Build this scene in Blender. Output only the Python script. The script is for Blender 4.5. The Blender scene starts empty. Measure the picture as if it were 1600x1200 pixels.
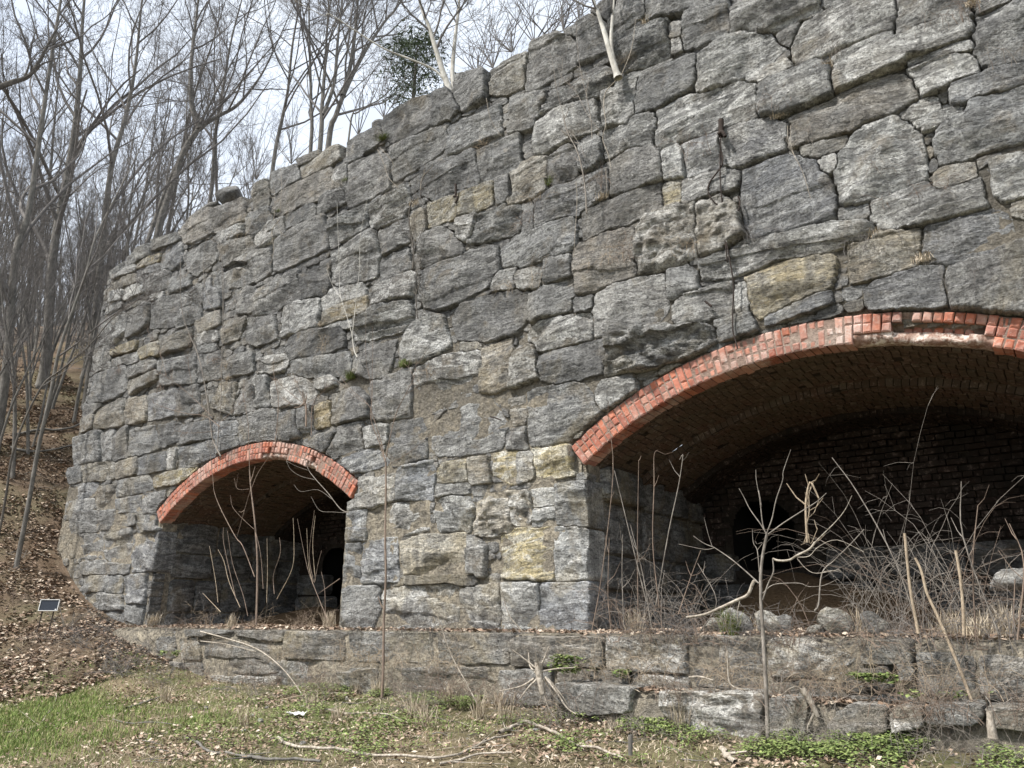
import bpy, math, random
import numpy as np
from mathutils import Vector

sc = bpy.context.scene
COL = sc.collection
R_ = math.radians
# ------------------------------------------------------------------ camera
cam = bpy.data.objects.new('camera', bpy.data.cameras.new('camera'))
COL.objects.link(cam)
cam.location = (0, -7.0, 1.6)
PITCH, YAW = 17.41, 36.476
cam.rotation_euler = (R_(90 + PITCH), 0, R_(YAW))
cam.data.sensor_width = 36
cam.data.lens = 26.19
cam.data.clip_start = 0.05
cam.data.clip_end = 2000
sc.camera = cam
sc.render.resolution_x, sc.render.resolution_y = 1024, 768
# ------------------------------------------------------------------ light
SUN_EL, SUN_AZ = 54.0, 208.0        # azimuth measured like a compass, +Y = north
world = bpy.data.worlds.new('World'); sc.world = world
world.use_nodes = True
wn, wl = world.node_tree.nodes, world.node_tree.links
wn.clear()
wo = wn.new('ShaderNodeOutputWorld'); wb = wn.new('ShaderNodeBackground')
sky = wn.new('ShaderNodeTexSky'); sky.sky_type = 'NISHITA'; sky.sun_disc = False
sky.sun_elevation = R_(SUN_EL); sky.sun_rotation = R_(SUN_AZ)
sky.air_density = 1.0; sky.dust_density = 2.0
tc = wn.new('ShaderNodeTexCoord')
cn = wn.new('ShaderNodeTexNoise'); cn.inputs['Scale'].default_value = 1.3
cn.inputs['Detail'].default_value = 6; cn.inputs['Roughness'].default_value = .55
mp = wn.new('ShaderNodeMapping'); mp.inputs['Scale'].default_value = (1, 1, 2.2)
mp.inputs['Location'].default_value = (3.1, .4, 0)
rp = wn.new('ShaderNodeValToRGB')
rp.color_ramp.elements[0].position = .28; rp.color_ramp.elements[1].position = .60
rp.color_ramp.elements[0].color = (.5, .5, .5, 1)
mx = wn.new('ShaderNodeMixRGB'); mx.inputs[2].default_value = (5.2, 5.55, 6.0, 1)
wl.new(tc.outputs['Generated'], mp.inputs[0]); wl.new(mp.outputs[0], cn.inputs['Vector'])
wl.new(cn.outputs['Fac'], rp.inputs[0]); wl.new(rp.outputs[0], mx.inputs[0])
wl.new(sky.outputs[0], mx.inputs[1]); wl.new(mx.outputs[0], wb.inputs[0])
wb.inputs[1].default_value = 0.1
wl.new(wb.outputs[0], wo.inputs[0])
sun = bpy.data.objects.new('sun', bpy.data.lights.new('sun', 'SUN'))
COL.objects.link(sun)
sun.data.energy = 3.4; sun.data.angle = R_(5.0); sun.data.color = (1, .96, .905)
_a, _e = R_(SUN_AZ), R_(SUN_EL)
sdir = Vector((math.sin(_a) * math.cos(_e), math.cos(_a) * math.cos(_e), math.sin(_e)))
sun.rotation_euler = (-sdir).to_track_quat('-Z', 'Y').to_euler()
sc.view_settings.view_transform = 'Standard'
sc.view_settings.look = 'None'
sc.view_settings.gamma = 1
sc.view_settings.use_curve_mapping = False
sc.view_settings.exposure = 1.2
sc.cycles.max_bounces = 5
sc.cycles.diffuse_bounces = 3

# ------------------------------------------------------------------ helpers
rng = np.random.default_rng(7)
random.seed(7)
F_PX = 1164.0
_p = R_(PITCH); _y = R_(YAW)
FWD = np.array([-math.sin(_y), math.cos(_y), 0]); RGT = np.array([math.cos(_y), math.sin(_y), 0])
EYE = np.array([0, -7.0, 1.6])

def ray(px, py):
    a, b = px - 800.0, 600.0 - py
    fw = F_PX * math.cos(_p) - b * math.sin(_p); up = F_PX * math.sin(_p) + b * math.cos(_p)
    v = FWD * fw + RGT * a; v[2] = up
    return v

def at_y(px, py, y):                     # point of the sight line lying in the upright plane y
    v = ray(px, py); return EYE + v * ((y + 7.0) / v[1])

def at_d(px, py, d):                     # point at horizontal distance d
    v = ray(px, py); return EYE + v * (d / math.hypot(v[0], v[1]))

def _h(ix, iy, iz=0):
    n = (ix * 374761393 + iy * 668265263 + iz * 2147483647 * 3 + 1442695) & 0xffffffff
    n = ((n ^ (n >> 13)) * 1274126177) & 0xffffffff
    n = ((n ^ (n >> 16)) * 2246822519) & 0xffffffff
    return ((n ^ (n >> 15)) & 0xffffff) / float(0xffffff)

def vnoise(x, y, s=0):
    x = np.asarray(x, float); y = np.asarray(y, float)
    xi = np.floor(x).astype(np.int64); yi = np.floor(y).astype(np.int64)
    fx = x - xi; fy = y - yi
    fx = fx * fx * (3 - 2 * fx); fy = fy * fy * (3 - 2 * fy)
    a = _h(xi, yi, s); b = _h(xi + 1, yi, s); c = _h(xi, yi + 1, s); d = _h(xi + 1, yi + 1, s)
    return (a + (b - a) * fx) + ((c + (d - c) * fx) - (a + (b - a) * fx)) * fy

def fbm(x, y, o=4, s=0, g=.5):
    t = 0; a = 1; n = 0
    x = np.asarray(x, float); y = np.asarray(y, float)
    for k in range(o):
        t = t + a * vnoise(x * 2 ** k + 17 * k, y * 2 ** k - 9 * k, s + k); n += a; a *= g
    return t / n                        # 0..1

def new_mesh(name, V, F, smooth=True):
    V = np.asarray(V, np.float32); F = np.asarray(F, np.int32)
    me = bpy.data.meshes.new(name)
    k = F.shape[1]
    me.vertices.add(len(V)); me.vertices.foreach_set('co', V.ravel())
    me.loops.add(F.size); me.loops.foreach_set('vertex_index', F.ravel())
    me.polygons.add(len(F)); me.polygons.foreach_set('loop_start', np.arange(0, F.size, k, dtype=np.int32))
    me.polygons.foreach_set('use_smooth', np.full(len(F), smooth))
    me.update(calc_edges=True); me.validate()
    return me

class MB:                                # collects pieces, all faces as quads (a triangle repeats no vertex: kept apart)
    def __init__(s): s.v = []; s.f = []; s.n = 0
    def add(s, V, F):
        V = np.asarray(V, float); s.v.append(V); s.f.append(np.asarray(F, int) + s.n); s.n += len(V)
    def build(s, name, mat, parent=None, smooth=True, color=None, loc=None):
        if not s.v: s.v = [np.zeros((3, 3))]; s.f = [np.array([[0, 1, 2]])]
        V = np.concatenate(s.v); F = np.concatenate(s.f)
        if loc is not None: V = V - np.asarray(loc)
        o = bpy.data.objects.new(name, new_mesh(name, V, F, smooth))
        COL.objects.link(o); o.data.materials.append(mat)
        if loc is not None: o.location = loc
        if parent is not None: o.parent = parent
        if color is not None: o.color = color
        return o

def tag(o, label=None, cat=None, group=None, kind=None):
    if label: o['label'] = label
    if cat: o['category'] = cat
    if group: o['group'] = group
    if kind: o['kind'] = kind
    return o

def thing(name, label, cat, loc=(0, 0, 0), group=None):
    o = bpy.data.objects.new(name, None); COL.objects.link(o)
    o.location = loc; o.empty_display_size = .2
    return tag(o, label, cat, group)

def tube(P, r, k=5, cap=True):
    P = np.asarray(P, float); n = len(P)
    r = np.broadcast_to(np.asarray(r, float), (n,))
    T = np.gradient(P, axis=0); T /= np.linalg.norm(T, axis=1)[:, None] + 1e-9
    m = P[-1] - P[0]; ref = np.array([0, 0, 1.]) if abs(m[2]) < .7 * np.linalg.norm(m) else np.array([1., 0, 0])
    U = np.cross(T, ref); U /= np.linalg.norm(U, axis=1)[:, None] + 1e-9
    W = np.cross(T, U)
    a = np.linspace(0, 2 * math.pi, k, endpoint=False)
    V = P[:, None] + r[:, None, None] * (np.cos(a)[None, :, None] * U[:, None] + np.sin(a)[None, :, None] * W[:, None])
    i = np.arange(n - 1)[:, None] * k; j = np.arange(k)[None]; j2 = (j + 1) % k
    F = np.stack([i + j, i + j2, i + k + j2, i + k + j], -1).reshape(-1, 4)
    return V.reshape(-1, 3), F

def smooth_path(pts, n=4):
    pts = np.asarray(pts, float)
    if len(pts) < 3: return pts
    out = []
    Q = np.vstack([2 * pts[0] - pts[1], pts, 2 * pts[-1] - pts[-2]])
    for i in range(1, len(Q) - 2):
        for t in np.arange(n) / n:
            a, b, c, d = Q[i - 1:i + 3]
            out.append(.5 * ((2 * b) + (c - a) * t + (2 * a - 5 * b + 4 * c - d) * t * t + (3 * b - a - 3 * c + d) * t ** 3))
    out.append(pts[-1])
    return np.array(out)

def box8(P8): return P8, [[0, 3, 2, 1], [4, 5, 6, 7], [0, 1, 5, 4], [1, 2, 6, 5], [2, 3, 7, 6], [3, 0, 4, 7]]

# ------------------------------------------------------------------ materials
class N:
    def __init__(s, name, rough=.9, spec=.2):
        s.m = bpy.data.materials.new(name); s.m.use_nodes = True
        s.t = s.m.node_tree; s.t.nodes.clear()
        s.out = s.t.nodes.new('ShaderNodeOutputMaterial'); s.b = s.t.nodes.new('ShaderNodeBsdfPrincipled')
        s.t.links.new(s.b.outputs[0], s.out.inputs[0])
        s.b.inputs['Roughness'].default_value = rough; s.b.inputs['Specular IOR Level'].default_value = spec
        s.geo = s.t.nodes.new('ShaderNodeNewGeometry'); s.oi = s.t.nodes.new('ShaderNodeObjectInfo')
        s.P = s.geo.outputs['Position']
    def link(s, a, b): s.t.links.new(a, b)
    def val(s, sock, x):
        if isinstance(x, (int, float, tuple)): sock.default_value = x
        else: s.link(x, sock)
    def vm(s, op, a, b=None, c=None):
        n = s.t.nodes.new('ShaderNodeVectorMath'); n.operation = op
        s.val(n.inputs[0], a)
        if b is not None: s.val(n.inputs[3] if op == 'SCALE' else n.inputs[1], b)
        return n.outputs[0]
    def ma(s, op, a, b=0.0, clamp=False):
        n = s.t.nodes.new('ShaderNodeMath'); n.operation = op; n.use_clamp = clamp
        s.val(n.inputs[0], a); s.val(n.inputs[1], b); return n.outputs[0]
    def noise(s, v, scale, detail=4, rough=.5, dist=0, sc3=None):
        if sc3: v = s.vm('MULTIPLY', v, sc3)
        n = s.t.nodes.new('ShaderNodeTexNoise'); s.link(v, n.inputs['Vector'])
        n.inputs['Scale'].default_value = scale; n.inputs['Detail'].default_value = detail
        n.inputs['Roughness'].default_value = rough; n.inputs['Distortion'].default_value = dist
        return n.outputs['Fac']
    def voro(s, v, scale, feat='F1', rnd=1.0, out='Distance', sc3=None):
        if sc3: v = s.vm('MULTIPLY', v, sc3)
        n = s.t.nodes.new('ShaderNodeTexVoronoi'); n.feature = feat; s.link(v, n.inputs['Vector'])
        n.inputs['Scale'].default_value = scale; n.inputs['Randomness'].default_value = rnd
        return n.outputs[out]
    def ramp(s, f, *st):
        n = s.t.nodes.new('ShaderNodeValToRGB'); s.link(f, n.inputs[0]); r = n.color_ramp
        while len(r.elements) < len(st): r.elements.new(.5)
        for e, (p, c) in zip(r.elements, st):
            e.position = p; e.color = (c, c, c, 1) if isinstance(c, (int, float)) else (*c, 1)
        return n.outputs[0]
    def mix(s, f, a, b, mode='MIX'):
        n = s.t.nodes.new('ShaderNodeMixRGB'); n.blend_type = mode
        s.val(n.inputs[0], f)
        for k, x in ((1, a), (2, b)):
            if isinstance(x, tuple): n.inputs[k].default_value = (*x, 1)
            elif isinstance(x, (int, float)): n.inputs[k].default_value = (x, x, x, 1)
            else: s.link(x, n.inputs[k])
        return n.outputs[0]
    def rot(s, v, axis, ang):
        n = s.t.nodes.new('ShaderNodeVectorRotate'); n.rotation_type = 'AXIS_ANGLE'
        n.inputs['Axis'].default_value = axis; s.link(v, n.inputs['Vector']); s.val(n.inputs['Angle'], ang)
        return n.outputs[0]
    def bump(s, h, dist, strength=1.0, prev=None):
        n = s.t.nodes.new('ShaderNodeBump'); s.link(h, n.inputs['Height'])
        n.inputs['Distance'].default_value = dist; n.inputs['Strength'].default_value = strength
        if prev is not None: s.link(prev, n.inputs['Normal'])
        return n.outputs[0]
    def done(s, col, nrm=None):
        s.val(s.b.inputs['Base Color'], (*col, 1) if isinstance(col, tuple) else col)
        if nrm is not None: s.link(nrm, s.b.inputs['Normal'])
        return s.m

def mat_stone(name, per='object'):
    n = N(name, .82, .3)
    if per == 'object':
        rnd = n.oi.outputs['Random']; base = n.oi.outputs['Color']
        al = n.oi.outputs['Alpha']
    else:
        rnd = n.geo.outputs['Random Per Island']; al = 0.35
        base = n.ramp(rnd, (0, (.17, .165, .155)), (.3, (.24, .235, .225)), (.5, (.15, .155, .16)), (.7, (.29, .255, .2)), (.85, (.32, .31, .29)), (1, (.2, .19, .17)))
    off = n.vm('SCALE', (17.3, 9.1, 23.7), rnd)
    Pq = n.vm('ADD', n.P, off)
    tilt = n.ma('MULTIPLY', n.ma('SUBTRACT', n.ma('FRACT', n.ma('MULTIPLY', rnd, 37.7)), .5), .42)
    Pr = n.rot(Pq, (0, 1, 0), tilt)
    big = n.noise(Pq, 1.3, 3, .55)
    bed = n.noise(Pr, 2.4, 7, .68, .9, (1, 1, 3.6))
    bed2 = n.noise(Pr, 8.5, 5, .7, 1.0, (1, 1, 4.5))
    med = n.noise(Pq, 5.5, 5, .66, .3)
    fin = n.noise(Pq, 38, 4, .75)
    streak = n.noise(n.P, 3.2, 3, .6, .2, (2.6, 2.6, .33))
    patch = n.noise(Pq, 2.1, 5, .62, .8)
    base0 = base
    base = n.mix(n.ramp(patch, (.5, 0.0), (.58, .62)), base, (.27, .268, .255))
    col = n.mix(n.ramp(big, (.3, 0.0), (.7, 1.0)), n.mix(.34, base, (.15, .152, .155)), n.mix(.3, base, (.44, .42, .385)))
    col = n.mix(n.ramp(bed2, (.38, .95), (.5, 0.0)), col, n.mix(.7, col, (.06, .06, .06)))
    col = n.mix(n.ramp(bed2, (.52, 0.0), (.64, .6)), col, n.mix(.5, base0, (.5, .485, .45)))
    # pale calcite veins and frosted patches
    w = n.ma('ADD', n.ramp(bed, (.475, 0.0), (.56, 1.0)), n.ramp(med, (.56, 0.0), (.63, 1.0)), True)
    w = n.ma('MULTIPLY', w, al)
    w = n.ma('MULTIPLY', w, n.ramp(fin, (.36, .3), (.52, 1.0)))
    col = n.mix(w, col, n.mix(.82, base0, (.84, .835, .8)))
    # brown and ochre lichen / weathering
    li = n.ramp(n.noise(Pq, 2.2, 4, .65, .5), (.56, 0.0), (.68, .5))
    col = n.mix(li, col, (.30, .245, .165))
    ck = n.ma('ABSOLUTE', n.ma('SUBTRACT', n.noise(Pr, 3.3, 6, .62, .7, (1, 1, 5.0)), .5))
    crack = n.ramp(ck, (0.0, 0.0), (.014, 1.0))
    col = n.mix(crack, n.mix(.75, col, (.03, .03, .03)), col)
    blackening = n.noise(n.P, .42, 4, .6, .4)
    sp_ = n.t.nodes.new('ShaderNodeSeparateXYZ'); n.link(n.P, sp_.inputs[0])
    hi = n.ramp(n.ma('MULTIPLY', sp_.outputs['Z'], .1), (.3, .25), (.62, 1.0))
    col = n.mix(n.mix(1.0, n.ramp(blackening, (.4, 0.0), (.62, .6)), hi, 'MULTIPLY'), col, n.mix(.62, col, (.045, .047, .052)))
    oc = n.t.nodes.new('ShaderNodeSeparateXYZ'); n.link(n.P, oc.inputs[0])
    lo_ = n.ramp(n.ma('MULTIPLY', oc.outputs['Z'], .1), (.3, 1.0), (.55, .25))
    ocf = n.mix(1.0, n.ramp(n.noise(n.P, .9, 6, .68, .8), (.53, 0.0), (.62, .55)), lo_, 'MULTIPLY')
    col = n.mix(ocf, col, n.mix(.5, col, (.58, .47, .26)))
    # run-off stains
    col = n.mix(n.ramp(streak, (.36, .4), (.5, 0.0)), col, (.08, .078, .075))
    col = n.mix(n.ramp(streak, (.66, 0.0), (.76, .4)), col, (.42, .42, .39))
    col = n.mix(1.0, col, n.ramp(fin, (.3, .6), (.68, 1.4)), 'MULTIPLY')
    h = n.ma('ADD', n.ma('MULTIPLY', bed, 1.2), n.ma('MULTIPLY', bed2, .8))
    h = n.ma('ADD', h, n.ma('MULTIPLY', med, .6))
    nr = n.bump(h, .13, 1.0)
    nr = n.bump(crack, .02, .8, nr)
    vc = n.voro(Pr, 5.0, 'DISTANCE_TO_EDGE', 1.0, 'Distance', (1, 1, 2.6))
    nr = n.bump(n.ramp(vc, (0.0, 0.0), (.06, 1.0)), .006, .6, nr)
    nr = n.bump(fin, .03, 1.0, nr)
    return n.done(col, nr)

def mat_mortar():
    n = N('lime_mortar', .95, .1)
    a = n.noise(n.P, 1.1, 6, .6); b = n.noise(n.P, 22, 8, .7); c = n.noise(n.P, 4, 6, .6, .5)
    sep = n.t.nodes.new('ShaderNodeSeparateXYZ'); n.link(n.P, sep.inputs[0])
    up = n.ramp(n.ma('ADD', n.ma('MULTIPLY', sep.outputs['Z'], .12), n.ma('MULTIPLY', a, .5)), (.62, 0.0), (.95, 1.0))
    col = n.mix(n.ramp(c, (.35, 0.0), (.65, 1.0)), (.3, .27, .22), (.5, .44, .34))
    col = n.mix(up, col, (.10, .095, .085))
    col = n.mix(n.ramp(n.voro(n.P, 26, 'F1'), (.1, .5), (.34, 0.0)), col, (.16, .155, .145))
    col = n.mix(n.ramp(n.noise(n.P, 9, 6, .7), (.46, 0.0), (.6, .7)), col, (.2, .185, .16))
    col = n.mix(1.0, col, n.ramp(b, (.32, .45), (.66, 1.3)), 'MULTIPLY')
    nr = n.bump(n.ma('ADD', b, c), .12, 1.0)
    return n.done(col, nr)

def mat_brick(name, per='object', dirt_shade=0.0):
    n = N(name, .88, .2)
    if per == 'object': rnd = n.oi.outputs['Random']; base = n.oi.outputs['Color']; al = n.oi.outputs['Alpha']
    else:
        rnd = n.geo.outputs['Random Per Island']; al = .3
        q = .17 if dirt_shade > .9 else .6  # base darkened for the recess, its shade put into the colour
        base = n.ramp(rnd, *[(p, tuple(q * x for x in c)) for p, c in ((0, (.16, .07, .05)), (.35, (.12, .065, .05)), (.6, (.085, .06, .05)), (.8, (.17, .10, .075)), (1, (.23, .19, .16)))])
    P = n.vm('ADD', n.P, n.vm('SCALE', (7.3, 9.1, 3.7), rnd))
    a = n.noise(P, 9, 6, .65); f = n.noise(P, 60, 5, .7); g = n.noise(n.P, 1.6, 6, .62, .4)
    col = n.mix(n.ramp(a, (.35, 0.0), (.65, .6)), base, n.mix(.5, base, (.42, .17, .11)) if per == 'object' else n.mix(.3, base, (.14, .08, .06)))
    col = n.mix(n.ramp(n.noise(P, 20, 7, .72), (.53, 0.0), (.68, .7)), col, (.46, .36, .31))
    if per == 'object': col = n.mix(n.ramp(n.noise(n.P, 3.5, 5, .65), (.5, 0.0), (.64, .6)), col, (.12, .075, .06)) if per == 'object' else col
    wz = n.ma('MULTIPLY', n.ramp(g, (.5, 0.0), (.62, 1.0)), al)
    col = n.mix(n.ma('MULTIPLY', wz, n.ramp(f, (.35, .3), (.6, 1.0))), col, (.5, .43, .38) if per == 'object' else (.09, .08, .068))
    if dirt_shade: col = n.mix(n.ramp(g, (.38, dirt_shade), (.6, dirt_shade * .4)), col, (.018, .015, .012) if dirt_shade > .9 else (.085, .07, .05))  # brown dirt, plus painted shade that is near black at the back
    nr = n.bump(n.ma('ADD', a, n.ma('MULTIPLY', f, .5)), .012, 1.0)
    return n.done(col, nr)

def mat_bark(name, c1, c2, sc=(1, 1, .25), scale=22):
    n = N(name, .9, .15)
    a = n.noise(n.P, scale, 6, .65, .3, sc); b = n.noise(n.P, 3.0, 4, .6)
    col = n.mix(n.ramp(a, (.35, 0.0), (.65, 1.0)), c1, c2)
    col = n.mix(n.ramp(b, (.45, 0.0), (.65, .5)), col, tuple(x * .6 for x in c1))
    return n.done(col, n.bump(a, .02, .8))

def mat_island(name, cols, rough=.8, trans=False):
    n = N(name, rough, .2)
    k = len(cols)
    col = n.ramp(n.geo.outputs['Random Per Island'], *[(i / max(1, k - 1), c) for i, c in enumerate(cols)])
    col = n.mix(1.0, col, n.ramp(n.noise(n.P, 30, 3, .6), (.3, .75), (.7, 1.2)), 'MULTIPLY')
    return n.done(col)

def mat_soil(name, c1, c2, c3, scale=3):
    n = N(name, .95, .1)
    a = n.noise(n.P, scale, 8, .65); b = n.noise(n.P, 30, 8, .75); c = n.noise(n.P, .7, 5, .6)
    col = n.mix(n.ramp(a, (.38, 0.0), (.62, 1.0)), c1, c2)
    col = n.mix(n.ramp(c, (.45, 0.0), (.62, 1.0)), col, c3)
    col = n.mix(1.0, col, n.ramp(b, (.3, .55), (.7, 1.35)), 'MULTIPLY')
    return n.done(col, n.bump(b, .04, 1.0))

M = dict(
    stone=mat_stone('weathered_stone'), stone_i=mat_stone('weathered_rubble', 'island'), mortar=mat_mortar(),
    brick=mat_brick('red_brick'), vault=mat_brick('dirty_shaded_brick', 'island', .8), back=mat_brick('deep_shade_brick', 'island', .95),  # vault and back carry the recess shade in their colour, back deepest
    bark=mat_bark('grey_bark', (.10, .095, .085), (.22, .205, .185)),
    bark_dark=mat_bark('dark_bark', (.07, .062, .055), (.15, .135, .115)),
    twig=mat_bark('hazed_twig_bark', (.12, .11, .105), (.2, .187, .175)),  # tone lightened to stand in for haze among the trees
    pale=mat_bark('pale_sycamore_bark', (.34, .32, .28), (.62, .6, .55), (1, 1, .6), 9),
    sapling=mat_bark('sapling_bark', (.14, .122, .104), (.31, .28, .245), (1, 1, .4), 30),
    redstem=mat_bark('reddish_stem', (.15, .115, .092), (.27, .205, .16), (1, 1, .4), 30),
    cane=mat_bark('dry_cane', (.27, .21, .15), (.46, .38, .28), (1, 1, .4), 40),
    straw=mat_bark('bleached_wood', (.2, .17, .135), (.5, .45, .38), (1, 1, .6), 38),
    leaf=mat_island('dead_leaves', [(.12, .08, .055), (.27, .19, .135), (.19, .13, .09), (.42, .33, .25), (.15, .105, .08), (.58, .5, .4), (.24, .17, .125), (.1, .075, .06), (.33, .25, .18)]),
    grass=mat_island('spring_grass', [(.10, .17, .035), (.17, .25, .06), (.3, .3, .12), (.12, .2, .045), (.42, .37, .22)]),
    weed=mat_island('green_weeds', [(.08, .12, .035), (.14, .19, .06), (.24, .29, .10), (.12, .14, .06)]),
    drygrass=mat_island('dry_grass', [(.44, .37, .27), (.3, .24, .17), (.55, .48, .37), (.2, .155, .115)]),
    soil=mat_soil('leafy_soil', (.11, .078, .052), (.19, .14, .10), (.14, .12, .075)),
    lawn=mat_soil('lawn_soil', (.13, .115, .065), (.25, .2, .13), (.13, .14, .06), 1.6),
    ochre=mat_soil('ochre_earth', (.22, .145, .08), (.28, .19, .11), (.16, .11, .07), 2),
    hill=mat_soil('forest_floor', (.09, .072, .056), (.17, .135, .105), (.075, .06, .05), 1.5),
    needle=mat_island('cedar_needles', [(.035, .055, .03), (.06, .08, .04), (.05, .06, .035)]),
    moss=mat_island('moss', [(.08, .12, .03), (.16, .16, .06)]),
    rust=mat_bark('rusty_iron', (.03, .025, .023), (.06, .045, .038), (1, 1, 1), 40),
)
def flat(name, c, rough=.6, metal=0):
    n = N(name, rough, .4); n.b.inputs['Metallic'].default_value = metal
    f = n.noise(n.P, 40, 4, .6)
    return n.done(n.mix(1.0, c, n.ramp(f, (.3, .85), (.7, 1.1)), 'MULTIPLY'))
M['black'] = flat('dark_panel', (.02, .025, .035), .3)
M['white'] = flat('white_frame', (.7, .7, .68))
M['blackening'] = flat('blackening', (.01, .009, .008), .95)  # passage lining painted near black, the dark of the hole as colour

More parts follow.
